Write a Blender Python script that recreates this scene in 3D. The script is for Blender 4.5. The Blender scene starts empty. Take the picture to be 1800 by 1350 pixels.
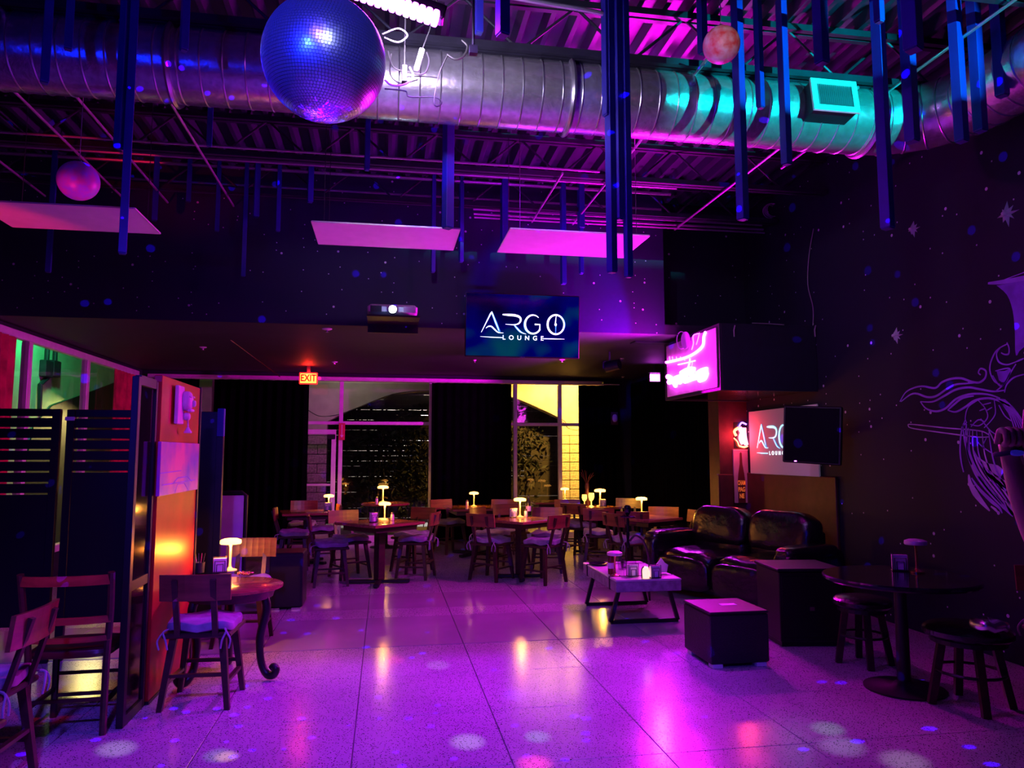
import bpy, bmesh, math, random
from mathutils import Vector, Matrix, Euler
random.seed(7)
S = bpy.context.scene
C = S.collection
PI = math.pi
# ------------------------------------------------------------------ camera
FPX, PITCH, YAW, EYE = 1300.0, math.atan(124/1300.0), math.atan(223/1300.0*math.cos(math.atan(124/1300.0))), 1.6
cam_d = bpy.data.cameras.new('camera'); cam = bpy.data.objects.new('camera', cam_d); C.objects.link(cam)
cam_d.sensor_fit = 'HORIZONTAL'; cam_d.sensor_width = 36.0; cam_d.lens = 36.0*FPX/1800.0
cam_d.clip_start = 0.05; cam_d.clip_end = 200
cam.location = (0, 0, EYE); cam.rotation_euler = Euler((PI/2+PITCH, 0, -YAW), 'XYZ')
S.camera = cam
FW = Vector((math.sin(YAW)*math.cos(PITCH), math.cos(YAW)*math.cos(PITCH), math.sin(PITCH)))
RT = Vector((math.cos(YAW), -math.sin(YAW), 0)); UP = RT.cross(FW)
O = Vector((0, 0, EYE))
def ray(px, py): return FW + RT*((px-900)/FPX) + UP*((675-py)/FPX)
def at_Y(px, py, Y): d = ray(px, py); return O + d*(Y/d.y)
def at_X(px, py, X): d = ray(px, py); return O + d*(X/d.x)
def at_Z(px, py, Z): d = ray(px, py); return O + d*((Z-EYE)/d.z)
def colX(px, Y): return at_Y(px, 799, Y).x
# ------------------------------------------------------------------ world and exposure
S.view_settings.view_transform = 'Standard'; S.view_settings.look = 'None'
S.view_settings.exposure = 0.0; S.view_settings.gamma = 1.0; S.view_settings.use_curve_mapping = False
w = bpy.data.worlds.new('night'); S.world = w; w.use_nodes = True
w.node_tree.nodes['Background'].inputs[0].default_value = (0.004, 0.003, 0.02, 1)
w.node_tree.nodes['Background'].inputs[1].default_value = 0.15
# ------------------------------------------------------------------ club lights
def lamp(name, kind, loc, aim, col, energy, size=0.1, sy=None, angle=40, blend=0.5, spread=None):
    d = bpy.data.lights.new(name, kind); d.color = col; d.energy = energy
    if kind == 'AREA':
        d.size = size
        if sy: d.shape = 'RECTANGLE'; d.size_y = sy
        if spread: d.spread = math.radians(spread)
    else:
        d.shadow_soft_size = size
        if kind == 'SPOT': d.spot_size = math.radians(angle); d.spot_blend = blend
    o = bpy.data.objects.new(name, d); C.objects.link(o); o.location = loc
    if aim is not None:
        o.rotation_euler = (Vector(aim)-Vector(loc)).to_track_quat('-Z', 'Y').to_euler()
    return o
MAG = (1.0, 0.0, 0.90)
# unseen stage washes near the camera, and spots added for single objects
lamp('blue_ball_spot', 'SPOT', (-1.9, -0.8, 3.2), at_Y(565, 110, 3.2), (0.005, 0.015, 1.0), 2600, 0.05, angle=11, blend=0.25)
lamp('added_ball_glint', 'SPOT', (0.4, -1.6, 4.2), at_Y(565, 110, 3.2), (0.8, 0.9, 1.0), 200, 0.10, angle=8, blend=0.3)  # spot added for the white glint on the ball tiles
lamp('blue_wash', 'SPOT', (-3.6, -1.0, 2.6), (1.2, 5.5, 3.6), (0.0, 0.012, 1.0), 190, 0.1, angle=66, blend=0.6)
lamp('cyan_spot', 'SPOT', (3.9, 1.6, 4.0), at_Y(1400, 150, 5.0), (0.0, 0.72, 0.78), 1500, 0.004, angle=34, blend=0.4)
lamp('violet_floor_wash', 'SPOT', (-0.6, -0.8, 4.4), (-0.5, 4.4, 0), (0.12, 0.04, 1.0), 1400, 0.15, angle=62, blend=0.9)
lamp('added_panel_uplight', 'SPOT', (-4.0, 4.4, 1.9), at_Z(20, 392, 3.5), (1.0, 0.01, 0.05), 190, 0.05, angle=22, blend=0.8)  # uplight added to redden the left ceiling panel
lamp('globe_pin', 'SPOT', (0.3, 0.4, 3.4), at_Y(1268, 79, 3.9), (1.0, 0.55, 0.6), 260, 0.03, angle=5, blend=0.4)  # pin spot added to brighten the red globe
lamp('added_left_globe_pin', 'SPOT', (-2.6, 4.0, 1.9), at_Y(138, 322, 5.6), (1.0, 0.02, 0.4), 150, 0.03, angle=7, blend=0.6)  # pin spot added to tint the left globe pink
lamp('added_chair_pin', 'SPOT', (-0.6, 1.6, 3.9), (-1.79, 4.64, 0.82), (1.0, 0.01, 0.01), 330, 0.04, angle=8, blend=0.7)  # pin spot added to redden the ladder chair's top rail
lamp('red_spot', 'SPOT', (0.9, 2.2, 4.3), at_X(300, 800, -1.5), (1.0, 0.01, 0.01), 75, 0.06, angle=20, blend=0.6)
# ------------------------------------------------------------------ materials
M = {}
def mat(name, col=(0.5, 0.5, 0.5), rough=0.5, metal=0.0, emit=None, es=0.0, var=0.0, scale=8.0, bump=0.0, coat=0.0, col2=None, wood=False, spec=0.5, stretch=None):
    m = bpy.data.materials.new(name); m.use_nodes = True; M[name] = m
    nt = m.node_tree; N = nt.nodes; L = nt.links; b = N['Principled BSDF']
    b.inputs['Base Color'].default_value = (*col, 1); b.inputs['Roughness'].default_value = rough
    b.inputs['Metallic'].default_value = metal; b.inputs['Coat Weight'].default_value = coat; b.inputs['Specular IOR Level'].default_value = spec
    if emit: b.inputs['Emission Color'].default_value = (*emit, 1); b.inputs['Emission Strength'].default_value = es
    if var or bump or col2:
        tc = N.new('ShaderNodeTexCoord'); mp = N.new('ShaderNodeMapping'); L.new(tc.outputs['Object'], mp.inputs[0])
        if stretch: mp.inputs['Scale'].default_value = stretch
        if wood: mp.inputs['Scale'].default_value = (1.0, 9.0, 9.0)
        n = N.new('ShaderNodeTexNoise'); n.inputs['Scale'].default_value = scale; n.inputs['Detail'].default_value = 6
        L.new(mp.outputs[0], n.inputs['Vector'])
        cr = N.new('ShaderNodeValToRGB'); c2 = col2 or tuple(min(1, c*(1+var)) for c in col); c1 = col if col2 else tuple(c*(1-var) for c in col)
        cr.color_ramp.elements[0].position = 0.35; cr.color_ramp.elements[1].position = 0.65
        cr.color_ramp.elements[0].color = (*c1, 1); cr.color_ramp.elements[1].color = (*c2, 1)
        L.new(n.outputs['Fac'], cr.inputs[0]); L.new(cr.outputs[0], b.inputs['Base Color'])
        if bump:
            bp = N.new('ShaderNodeBump'); bp.inputs['Strength'].default_value = bump; bp.inputs['Distance'].default_value = 0.02
            L.new(n.outputs['Fac'], bp.inputs['Height']); L.new(bp.outputs[0], b.inputs['Normal'])
    return m
mat('black_wall', (0.005, 0.006, 0.022), 0.75, var=0.2)
mat('soffit', (0.020, 0.014, 0.034), 0.65, var=0.15, scale=3)
mat('deck', (0.024, 0.022, 0.05), 0.42, var=0.12, scale=2)
mat('steel_dark', (0.03, 0.03, 0.05), 0.45, 0.3, var=0.2)
mat('conduit', (0.55, 0.55, 0.58), 0.35, 0.7, var=0.1)
mat('galv', (0.66, 0.67, 0.70), 0.27, 0.80, var=0.16, scale=24, bump=0.15)
mat('galv_seam', (0.7, 0.7, 0.73), 0.28, 0.9)
mat('bar_lit_blue', (0.016, 0.016, 0.30), 0.5, var=0.15, scale=4)  # blue stage light put into the base colour
mat('bar_end', (0.02, 0.03, 0.2), 0.6)
mat('mirror', (0.62, 0.66, 0.95), 0.28, 0.94)
mat('ball_core', (0.004, 0.004, 0.008), 0.6)
mat('white_paint', (0.75, 0.75, 0.75), 0.5, var=0.04)
mat('panel_white', (0.85, 0.85, 0.85), 0.7, var=0.03)
mat('frame_alu', (0.78, 0.76, 0.78), 0.42, 0.15, var=0.06)
mat('curtain_black', (0.0012, 0.0012, 0.002), 1.0, var=0.3, spec=0.02)
mat('curtain_red', (0.42, 0.02, 0.05), 0.85, var=0.35, scale=5)
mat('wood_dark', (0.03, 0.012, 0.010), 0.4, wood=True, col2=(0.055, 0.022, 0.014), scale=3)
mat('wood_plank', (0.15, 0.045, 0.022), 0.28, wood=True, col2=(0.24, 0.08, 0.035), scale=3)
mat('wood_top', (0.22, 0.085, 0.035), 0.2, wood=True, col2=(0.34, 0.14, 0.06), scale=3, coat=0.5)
mat('iron_black', (0.012, 0.012, 0.013), 0.4, 0.3)
mat('cushion', (0.30, 0.28, 0.36), 0.9, var=0.25, scale=9, bump=0.5)
mat('leather', (0.010, 0.008, 0.010), 0.24, bump=0.8, var=0.1, scale=7, spec=0.7)
mat('rattan', (0.006, 0.0055, 0.007), 0.55, var=0.5, scale=60, bump=0.6, stretch=(1, 1, 3))
mat('lid_dark', (.014, .012, .018), .5, spec=.25, var=.3)
mat('band_glow', (.05, .05, .5), .3, emit=(.05, .03, 1.0), es=.12)
mat('candle_glow', (1, .6, .4), .5, emit=(1.0, .5, .35), es=1.6)
mat('gloss_black', (0.008, 0.008, 0.012), 0.12)
mat('plastic_black', (0.005, 0.005, 0.006), 0.42)
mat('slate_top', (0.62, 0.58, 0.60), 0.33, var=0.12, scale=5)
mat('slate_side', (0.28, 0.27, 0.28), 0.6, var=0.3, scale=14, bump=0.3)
mat('red_panel', (0.36, 0.008, 0.008), 0.35, var=0.2, scale=3)
mat('maroon', (0.075, 0.01, 0.02), 0.55, var=0.2)
mat('glass_dark', (0.006, 0.005, 0.008), 0.08)
mat('silver', (0.75, 0.75, 0.78), 0.25, 1.0)
mat('brass', (0.8, 0.5, 0.18), 0.25, 1.0)
mat('paper', (0.85, 0.83, 0.86), 0.8)
mat('holder_black', (0.02, 0.02, 0.022), 0.4)
mat('lamp_glow', (1, 0.6, 0.2), 0.5, emit=(1.0, 0.42, 0.07), es=9)
mat('lamp_stem', (0.9, 0.6, 0.3), 0.35, 0.3, emit=(1.0, 0.40, 0.05), es=0.9)
mat('lamp_off', (0.7, 0.68, 0.72), 0.35, 0.4)
mat('neon_hot', (1, 0.6, 1), 0.4, emit=(1.0, 0.05, 0.95), es=26)
mat('neon_pink', (1, 0.3, 1), 0.4, emit=(1.0, 0.06, 0.85), es=9)
mat('neon_purple', (0.4, 0.05, 0.5), 0.5, emit=(0.42, 0.02, 0.60), es=0.55)
mat('neon_red', (1, 0.2, 0.15), 0.4, emit=(1.0, 0.09, 0.04), es=14)
mat('neon_blue', (0.3, 0.2, 1), 0.4, emit=(0.25, 0.12, 1.0), es=6)
mat('neon_white', (1, 0.8, 0.9), 0.4, emit=(1.0, 0.12, 0.25), es=12)
mat('led_bar', (0.9, 0.7, 1), 0.4, emit=(0.60, 0.07, 1.0), es=20)
mat('led_white', (1, 0.9, 1), 0.4, emit=(0.8, 0.06, 1.0), es=24)
mat('proj_lens', (0.8, 1, 1), 0.2, emit=(0.72, 1.0, 1.0), es=40)
mat('exit_glow', (1, 0.3, 0.1), 0.4, emit=(1.0, 0.75, 0.08), es=1.5)
mat('exit_red', (0.6, 0.02, 0.02), 0.4, emit=(1.0, 0.02, 0.02), es=1.6)
mat('exit_letter', (0.5, 0.02, 0.02), 0.4, emit=(0.3, 0.0, 0.0), es=0.3)
mat('logo_white', (0.9, 1, 1), 0.4, emit=(0.78, 0.95, 1.0), es=1.6)
mat('logo_ice', (0.5, 0.9, 1), 0.4, emit=(0.30, 0.80, 1.0), es=1.5)
mat('logo_cyan', (0.1, 0.5, 1), 0.4, emit=(0.04, 0.38, 0.95), es=1.0)
mat('logo_halo', (0.0, 0.0, 0.6), 0.4, emit=(0.0, 0.01, 0.55), es=0.7)
mat('screen_cloth', (0.55, 0.5, 0.55), 0.8, emit=(0.55, 0.45, 0.62), es=0.06)
mat('mural_purple', (0.42, 0.22, 0.85), 0.7, var=0.15, scale=6)
mat('mural_pale', (0.62, 0.52, 0.85), 0.7, var=0.2, scale=6)
mat('mural_fill', (0.05, 0.03, 0.30), 0.7, var=0.2, scale=6)
mat('mural_fill2', (0.30, 0.12, 0.75), 0.7, var=0.2, scale=6)
mat('ext_wall', (0.62, 0.55, 0.45), 0.8, var=0.12, scale=3, bump=0.2)
mat('ext_block', (0.62, 0.55, 0.42), 0.85, var=0.3, scale=22, bump=0.7)
mat('ext_green', (0.45, 0.62, 0.45), 0.8, var=0.12, scale=3)
mat('slat_wood', (0.02, 0.016, 0.014), 0.6, var=0.3)
mat('leaf', (0.006, 0.010, 0.006), 0.6, var=0.4)
mat('ground', (0.15, 0.14, 0.13), 0.8, var=0.2)
mat('skin', (0.42, 0.24, 0.17), 0.5, var=0.12, scale=9)
mat('cloth_dark', (0.03, 0.03, 0.05), 0.9)
mat('hair_dark', (0.012, 0.01, 0.009), 0.6)
mat('globe_mars', (0.75, 0.10, 0.10), 0.45, col2=(0.8, 0.68, 0.70), scale=16, bump=0.25)
mat('globe_pink', (0.55, 0.10, 0.40), 0.4, col2=(0.30, 0.18, 0.75), scale=13)
mat('bottle_amber', (0.16, 0.04, 0.01), 0.1)
mat('bottle_label', (0.75, 0.72, 0.72), 0.6)
mat('champagne_text', (0.8, 0.2, 0.05), 0.5, emit=(1, 0.2, 0.04), es=0.35)
mat('bottle_dark', (0.14, 0.02, 0.03), 0.5)
mat('picture_pink', (0.62, 0.42, 0.62), 0.6, var=0.08)
mat('upright_pink', (0.9, 0.6, 0.85), 0.5, var=0.06)
mat('pale_panel', (0.62, 0.45, 0.60), 0.55, var=0.1)
mat('cable', (0.02, 0.02, 0.022), 0.5)
mat('cable_white', (0.30, 0.30, 0.32), 0.5)
mat('grille_dark', (0.03, 0.04, 0.045), 0.6)
mat('sign_red', (0.6, 0.04, 0.08), 0.5)
mat('glowing_glass', (1, 0.7, 0.2), 0.1, emit=(1.0, 0.55, 0.08), es=3.0)  # lamp light on the goblets put in as emission
def glass(name, tint, ref):
    m = bpy.data.materials.new(name); m.use_nodes = True; M[name] = m
    nt = m.node_tree; N = nt.nodes; L = nt.links; N.remove(N['Principled BSDF'])
    t = N.new('ShaderNodeBsdfTransparent'); t.inputs[0].default_value = (*tint, 1)
    g = N.new('ShaderNodeBsdfGlossy'); g.inputs['Roughness'].default_value = 0.03
    f = N.new('ShaderNodeFresnel'); f.inputs[0].default_value = ref
    ge = N.new('ShaderNodeNewGeometry'); sb = N.new('ShaderNodeMath'); sb.operation = 'SUBTRACT'; sb.inputs[0].default_value = 1.0; L.new(ge.outputs['Backfacing'], sb.inputs[1]); ml = N.new('ShaderNodeMath'); ml.operation = 'MULTIPLY'; L.new(sb.outputs[0], ml.inputs[0]); L.new(f.outputs[0], ml.inputs[1])
    x = N.new('ShaderNodeMixShader'); L.new(ml.outputs[0], x.inputs[0]); L.new(t.outputs[0], x.inputs[1]); L.new(g.outputs[0], x.inputs[2])
    L.new(x.outputs[0], N['Material Output'].inputs[0])
glass('pane', (0.85, 0.85, 0.88), 1.45); glass('glassware', (0.88, 0.85, 0.92), 1.6)
# terrazzo: dark chips in a pale ground, polished; smooth: plain polished screed
def floor_mat(name, base, chips, rough, dens):
    m = bpy.data.materials.new(name); m.use_nodes = True; M[name] = m
    nt = m.node_tree; N = nt.nodes; L = nt.links; b = N['Principled BSDF']
    g = N.new('ShaderNodeNewGeometry')
    v = N.new('ShaderNodeTexVoronoi'); v.inputs['Scale'].default_value = 72; L.new(g.outputs['Position'], v.inputs['Vector'])
    lt = N.new('ShaderNodeMath'); lt.operation = 'LESS_THAN'; lt.inputs[1].default_value = dens; L.new(v.outputs['Distance'], lt.inputs[0])
    n = N.new('ShaderNodeTexNoise'); n.inputs['Scale'].default_value = 1.1; n.inputs['Detail'].default_value = 5; L.new(g.outputs['Position'], n.inputs['Vector'])
    cr = N.new('ShaderNodeValToRGB'); cr.color_ramp.elements[0].color = (*[c*0.85 for c in base], 1); cr.color_ramp.elements[1].color = (*[min(1, c*1.12) for c in base], 1)
    cr.color_ramp.elements[0].position = 0.3; cr.color_ramp.elements[1].position = 0.7
    L.new(n.outputs['Fac'], cr.inputs[0])
    mx = N.new('ShaderNodeMix'); mx.data_type = 'RGBA'; L.new(lt.outputs[0], mx.inputs['Factor']); L.new(cr.outputs[0], mx.inputs['A']); mx.inputs['B'].default_value = (*chips, 1)
    L.new(mx.outputs['Result'], b.inputs['Base Color'])
    n2 = N.new('ShaderNodeTexNoise'); n2.inputs['Scale'].default_value = 3; L.new(g.outputs['Position'], n2.inputs['Vector'])
    mr = N.new('ShaderNodeMapRange'); mr.inputs['To Min'].default_value = rough*0.8; mr.inputs['To Max'].default_value = rough*1.25; L.new(n2.outputs['Fac'], mr.inputs['Value'])
    L.new(mr.outputs[0], b.inputs['Roughness']); b.inputs['Specular IOR Level'].default_value = 0.55
floor_mat('terrazzo', (0.45, 0.43, 0.46), (0.06, 0.05, 0.06), 0.17, 0.27)
floor_mat('terrazzo_smooth', (0.36, 0.33, 0.37), (0.33, 0.30, 0.34), 0.12, 0.02)
# wall of painted stars: pale dots of many sizes scattered over black paint
def star_mat(name, base, scale, thr):
    m = bpy.data.materials.new(name); m.use_nodes = True; M[name] = m
    nt = m.node_tree; N = nt.nodes; L = nt.links; b = N['Principled BSDF']; b.inputs['Roughness'].default_value = 0.7
    g = N.new('ShaderNodeNewGeometry'); prev = None
    sx = N.new('ShaderNodeSeparateXYZ'); L.new(g.outputs['Position'], sx.inputs[0]); ax_ = N.new('ShaderNodeMath'); L.new(sx.outputs[0], ax_.inputs[0]); L.new(sx.outputs[1], ax_.inputs[1]); cb_ = N.new('ShaderNodeCombineXYZ'); L.new(ax_.outputs[0], cb_.inputs[0]); L.new(sx.outputs[2], cb_.inputs[1])
    for sc, th, keep in ((scale, thr*0.75, 0.72), (scale*2.1, thr*0.8, 0.72)):
        v = N.new('ShaderNodeTexVoronoi'); v.voronoi_dimensions = '2D'; v.inputs['Scale'].default_value = sc; L.new(cb_.outputs[0], v.inputs['Vector'])
        lt = N.new('ShaderNodeMath'); lt.operation = 'LESS_THAN'; lt.inputs[1].default_value = th; L.new(v.outputs['Distance'], lt.inputs[0])
        sp = N.new('ShaderNodeSeparateColor'); L.new(v.outputs['Color'], sp.inputs[0])
        gt = N.new('ShaderNodeMath'); gt.operation = 'GREATER_THAN'; gt.inputs[1].default_value = keep; L.new(sp.outputs[0], gt.inputs[0])
        mu = N.new('ShaderNodeMath'); mu.operation = 'MULTIPLY'; L.new(lt.outputs[0], mu.inputs[0]); L.new(gt.outputs[0], mu.inputs[1])
        if prev:
            ad = N.new('ShaderNodeMath'); ad.operation = 'MAXIMUM'; L.new(prev.outputs[0], ad.inputs[0]); L.new(mu.outputs[0], ad.inputs[1]); prev = ad
        else: prev = mu
    mx = N.new('ShaderNodeMix'); mx.data_type = 'RGBA'; L.new(prev.outputs[0], mx.inputs['Factor'])
    mx.inputs['A'].default_value = (*base, 1); mx.inputs['B'].default_value = (0.75, 0.72, 0.85, 1); L.new(mx.outputs['Result'], b.inputs['Base Color'])
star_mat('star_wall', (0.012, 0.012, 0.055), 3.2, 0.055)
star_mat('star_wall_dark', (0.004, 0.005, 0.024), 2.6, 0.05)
# television picture: deep blue field drifting to teal
m = mat('tv_picture', (0, 0, 0.01), 0.12); nt = m.node_tree; N = nt.nodes; L = nt.links; b = N['Principled BSDF']
tc = N.new('ShaderNodeTexCoord'); n = N.new('ShaderNodeTexNoise'); n.inputs['Scale'].default_value = 1.6; L.new(tc.outputs['Object'], n.inputs['Vector'])
cr = N.new('ShaderNodeValToRGB'); cr.color_ramp.elements[0].color = (0.0, 0.0, 0.012, 1); cr.color_ramp.elements[1].color = (0.0, 0.045, 0.075, 1)
e = cr.color_ramp.elements.new(0.52); e.color = (0.0, 0.0, 0.10, 1)
cr.color_ramp.elements[0].position = 0.36; cr.color_ramp.elements[2].position = 0.68
L.new(n.outputs['Fac'], cr.inputs[0]); L.new(cr.outputs[0], b.inputs['Emission Color']); b.inputs['Emission Strength'].default_value = 1.0
# sunset print on the red partition
m = mat('art_print', (0.5, 0.2, 0.5), 0.35); nt = m.node_tree; N = nt.nodes; L = nt.links; b = N['Principled BSDF']
tc = N.new('ShaderNodeTexCoord'); n = N.new('ShaderNodeTexNoise'); n.inputs['Scale'].default_value = 3.0; n.inputs['Detail'].default_value = 5; L.new(tc.outputs['Object'], n.inputs['Vector'])
cr = N.new('ShaderNodeValToRGB'); cr.color_ramp.elements[0].color = (0.16, 0.04, 0.5, 1); cr.color_ramp.elements[1].color = (0.75, 0.12, 0.36, 1)
cr.color_ramp.elements[0].position = 0.35; cr.color_ramp.elements[1].position = 0.65; L.new(n.outputs['Fac'], cr.inputs[0]); L.new(cr.outputs[0], b.inputs['Base Color'])
# ------------------------------------------------------------------ mesh helpers
class MB:
    def __init__(s): s.v = []; s.f = []
    def add(s, vs, fs): k = len(s.v); s.v += [tuple(v) for v in vs]; s.f += [tuple(i+k for i in f) for f in fs]; return s
    def box(s, c, d, R=None, bev=0.0):
        c = Vector(c); hx, hy, hz = d[0]/2, d[1]/2, d[2]/2
        if bev > 0:
            e = min(bev, hx*.9, hy*.9, hz*.9); rings = []
            for z, i in ((-hz, e), (-hz+e, 0), (hz-e, 0), (hz, e)):
                a, b2 = hx-i, hy-i; q = e*0.6 if i == 0 else 0.0
                rings.append([(-a+q, -b2, z), (a-q, -b2, z), (a, -b2+q, z), (a, b2-q, z), (a-q, b2, z), (-a+q, b2, z), (-a, b2-q, z), (-a, -b2+q, z)] if q else
                             [(-a+e*.6, -b2, z), (a-e*.6, -b2, z), (a, -b2+e*.6, z), (a, b2-e*.6, z), (a-e*.6, b2, z), (-a+e*.6, b2, z), (-a, b2-e*.6, z), (-a, -b2+e*.6, z)])
            vs = [Vector(p) for r in rings for p in r]; fs = [tuple(range(7, -1, -1)), tuple(range(24, 32))]
            for r in range(3):
                for i in range(8): j = (i+1) % 8; fs.append((r*8+i, r*8+j, r*8+8+j, r*8+8+i))
        else:
            vs = [Vector((x, y, z)) for z in (-hz, hz) for x, y in ((-hx, -hy), (hx, -hy), (hx, hy), (-hx, hy))]
            fs = [(3, 2, 1, 0), (4, 5, 6, 7), (0, 1, 5, 4), (1, 2, 6, 5), (2, 3, 7, 6), (3, 0, 4, 7)]
        return s.add([c+(R @ v if R else v) for v in vs], fs)
    def b6(s, x0, x1, y0, y1, z0, z1, bev=0.0): return s.box(((x0+x1)/2, (y0+y1)/2, (z0+z1)/2), (abs(x1-x0), abs(y1-y0), abs(z1-z0)), None, bev)
    def cyl(s, p0, p1, r0, r1=None, n=12):
        p0 = Vector(p0); p1 = Vector(p1); r1 = r0 if r1 is None else r1; d = (p1-p0).normalized()
        a = d.orthogonal().normalized(); b = d.cross(a); vs = []
        for p, r in ((p0, r0), (p1, r1)):
            for i in range(n): t = 2*PI*i/n; vs.append(p+(a*math.cos(t)+b*math.sin(t))*r)
        fs = [tuple(range(n-1, -1, -1)), tuple(range(n, 2*n))]+[(i, (i+1) % n, n+(i+1) % n, n+i) for i in range(n)]
        return s.add(vs, fs)
    def bar(s, p0, p1, w, d=None, up=(0, 0, 1)):
        p0 = Vector(p0); p1 = Vector(p1); d = d or w; a = (p1-p0).normalized(); u = Vector(up)
        if abs(a.dot(u)) > 0.99: u = Vector((0, 1, 0))
        x = a.cross(u).normalized(); y = x.cross(a); vs = []
        for p in (p0, p1):
            for i, j in ((-1, -1), (1, -1), (1, 1), (-1, 1)): vs.append(p+x*(w/2*i)+y*(d/2*j))
        return s.add(vs, [(3, 2, 1, 0), (4, 5, 6, 7), (0, 1, 5, 4), (1, 2, 6, 5), (2, 3, 7, 6), (3, 0, 4, 7)])
    def tube(s, pts, r, n=8, closed=False):
        pts = [Vector(p) for p in pts]; m2 = len(pts); rr = r if isinstance(r, (list, tuple)) else [r]*m2; vs = []; prev = None
        for i, p in enumerate(pts):
            t = ((pts[(i+1) % m2]-pts[i-1]) if closed else (pts[min(i+1, m2-1)]-pts[max(i-1, 0)])).normalized()
            a = t.orthogonal().normalized() if prev is None else (prev-t*prev.dot(t)).normalized()
            prev = a; b = t.cross(a)
            for k in range(n): q = 2*PI*k/n; vs.append(p+(a*math.cos(q)+b*math.sin(q))*rr[i])
        fs = []
        for i in range(m2 if closed else m2-1):
            j = (i+1) % m2
            for k in range(n): fs.append((i*n+k, i*n+(k+1) % n, j*n+(k+1) % n, j*n+k))
        if not closed: fs += [tuple(range(n-1, -1, -1)), tuple((m2-1)*n+k for k in range(n))]
        return s.add(vs, fs)
    def lathe(s, prof, c=(0, 0, 0), n=20):
        c = Vector(c); vs = []; fs = []
        for r, z in prof:
            for k in range(n): q = 2*PI*k/n; vs.append(c+Vector((max(r, 1e-4)*math.cos(q), max(r, 1e-4)*math.sin(q), z)))
        for i in range(len(prof)-1):
            for k in range(n): fs.append((i*n+k, i*n+(k+1) % n, (i+1)*n+(k+1) % n, (i+1)*n+k))
        fs += [tuple(range(n-1, -1, -1)), tuple((len(prof)-1)*n+k for k in range(n))]
        return s.add(vs, fs)
    def prism(s, poly, off):
        off = Vector(off); n = len(poly); vs = [Vector(p) for p in poly]+[Vector(p)+off for p in poly]
        return s.add(vs, [tuple(range(n-1, -1, -1)), tuple(range(n, 2*n))]+[(i, (i+1) % n, n+(i+1) % n, n+i) for i in range(n)])
    def pillow(s, c, d, e=0.45, R=None, nu=20, nv=12, puff=None):
        c = Vector(c); f = lambda t, p: math.copysign(abs(t)**p, t); vs = []; fs = []
        for j in range(nv+1):
            v = -PI/2+PI*j/nv
            for i in range(nu):
                u = 2*PI*i/nu
                p = Vector((f(math.cos(v), e)*f(math.cos(u), e)*d[0]/2, f(math.cos(v), e)*f(math.sin(u), e)*d[1]/2, f(math.sin(v), e)*d[2]/2))
                if puff: p = puff(p)
                vs.append(c+(R @ p if R else p))
        for j in range(nv):
            for i in range(nu): k = (i+1) % nu; fs.append((j*nu+i, j*nu+k, (j+1)*nu+k, (j+1)*nu+i))
        return s.add(vs, fs)
    def mesh(s, name, smooth=False):
        me = bpy.data.meshes.new(name); me.from_pydata(s.v, [], s.f); me.validate(); 
        bm = bmesh.new(); bm.from_mesh(me); bmesh.ops.recalc_face_normals(bm, faces=bm.faces); bm.to_mesh(me); bm.free()
        if smooth:
            me.polygons.foreach_set('use_smooth', [True]*len(me.polygons))
            try: me.set_sharp_from_angle(angle=math.radians(38))
            except Exception: pass
        return me
    def build(s, name, mt, parent=None, smooth=False, loc=None, **kw):
        me = s.mesh(name, smooth); me.materials.append(M[mt]); o = bpy.data.objects.new(name, me); C.objects.link(o)
        if parent is not None: o.parent = parent
        if loc is not None: o.location = loc
        for k, v in kw.items(): o[k] = v
        return o
def empty(name, loc=(0, 0, 0), rz=0.0):
    o = bpy.data.objects.new(name, None); C.objects.link(o); o.location = loc; o.rotation_euler = (0, 0, rz); o.empty_display_size = 0.1; return o
def thing(name, label, cat, loc=(0, 0, 0), rz=0.0, group=None):
    return tag(empty(name, loc, rz), label, cat, group)
def tag(o, label, cat, group=None):
    o['label'] = label; o['category'] = cat
    if group: o['group'] = group
    return o
def struct(o): o['kind'] = 'structure'; return o
def dup(root, loc, rz, label, group=None):
    r = root.copy(); C.objects.link(r); r.location = loc; r.rotation_euler = (0, 0, rz); r['label'] = label
    if group: r['group'] = group
    for ch in list(root.children):
        c = ch.copy(); C.objects.link(c); c.parent = r
        for g in list(ch.children): d = g.copy(); C.objects.link(d); d.parent = c
    return r
def copy_part(o, parent, loc=None, rot=None):
    c = o.copy(); C.objects.link(c); c.parent = parent
    if loc is not None: c.location = loc
    if rot is not None: c.rotation_euler = rot
    return c
def text_mesh(txt, size, ext=0.003, mt=None, name='lettering', parent=None, bold=0.0, space=1.0):
    cu = bpy.data.curves.new('t', 'FONT'); cu.body = txt; cu.size = size; cu.extrude = ext; cu.align_x = 'CENTER'; cu.align_y = 'CENTER'; cu.offset = bold; cu.space_character = space
    o = bpy.data.objects.new('t', cu); C.objects.link(o); bpy.context.view_layer.update()
    me = bpy.data.meshes.new_from_object(o.evaluated_get(bpy.context.evaluated_depsgraph_get())); bpy.data.objects.remove(o)
    me.materials.clear(); me.materials.append(M[mt]); q = bpy.data.objects.new(name, me); C.objects.link(q)
    if parent is not None: q.parent = parent
    return q
def bez(pts, n=8):
    """Catmull-Rom through points"""
    P = [Vector(p) for p in pts]; out = []
    for i in range(len(P)-1):
        a, b, c, d = P[max(i-1, 0)], P[i], P[i+1], P[min(i+2, len(P)-1)]
        for k in range(n):
            t = k/n; out.append(0.5*((2*b)+(c-a)*t+(2*a-5*b+4*c-d)*t*t+(3*b-a-3*c+d)*t**3))
    return out+[P[-1]]
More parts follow.
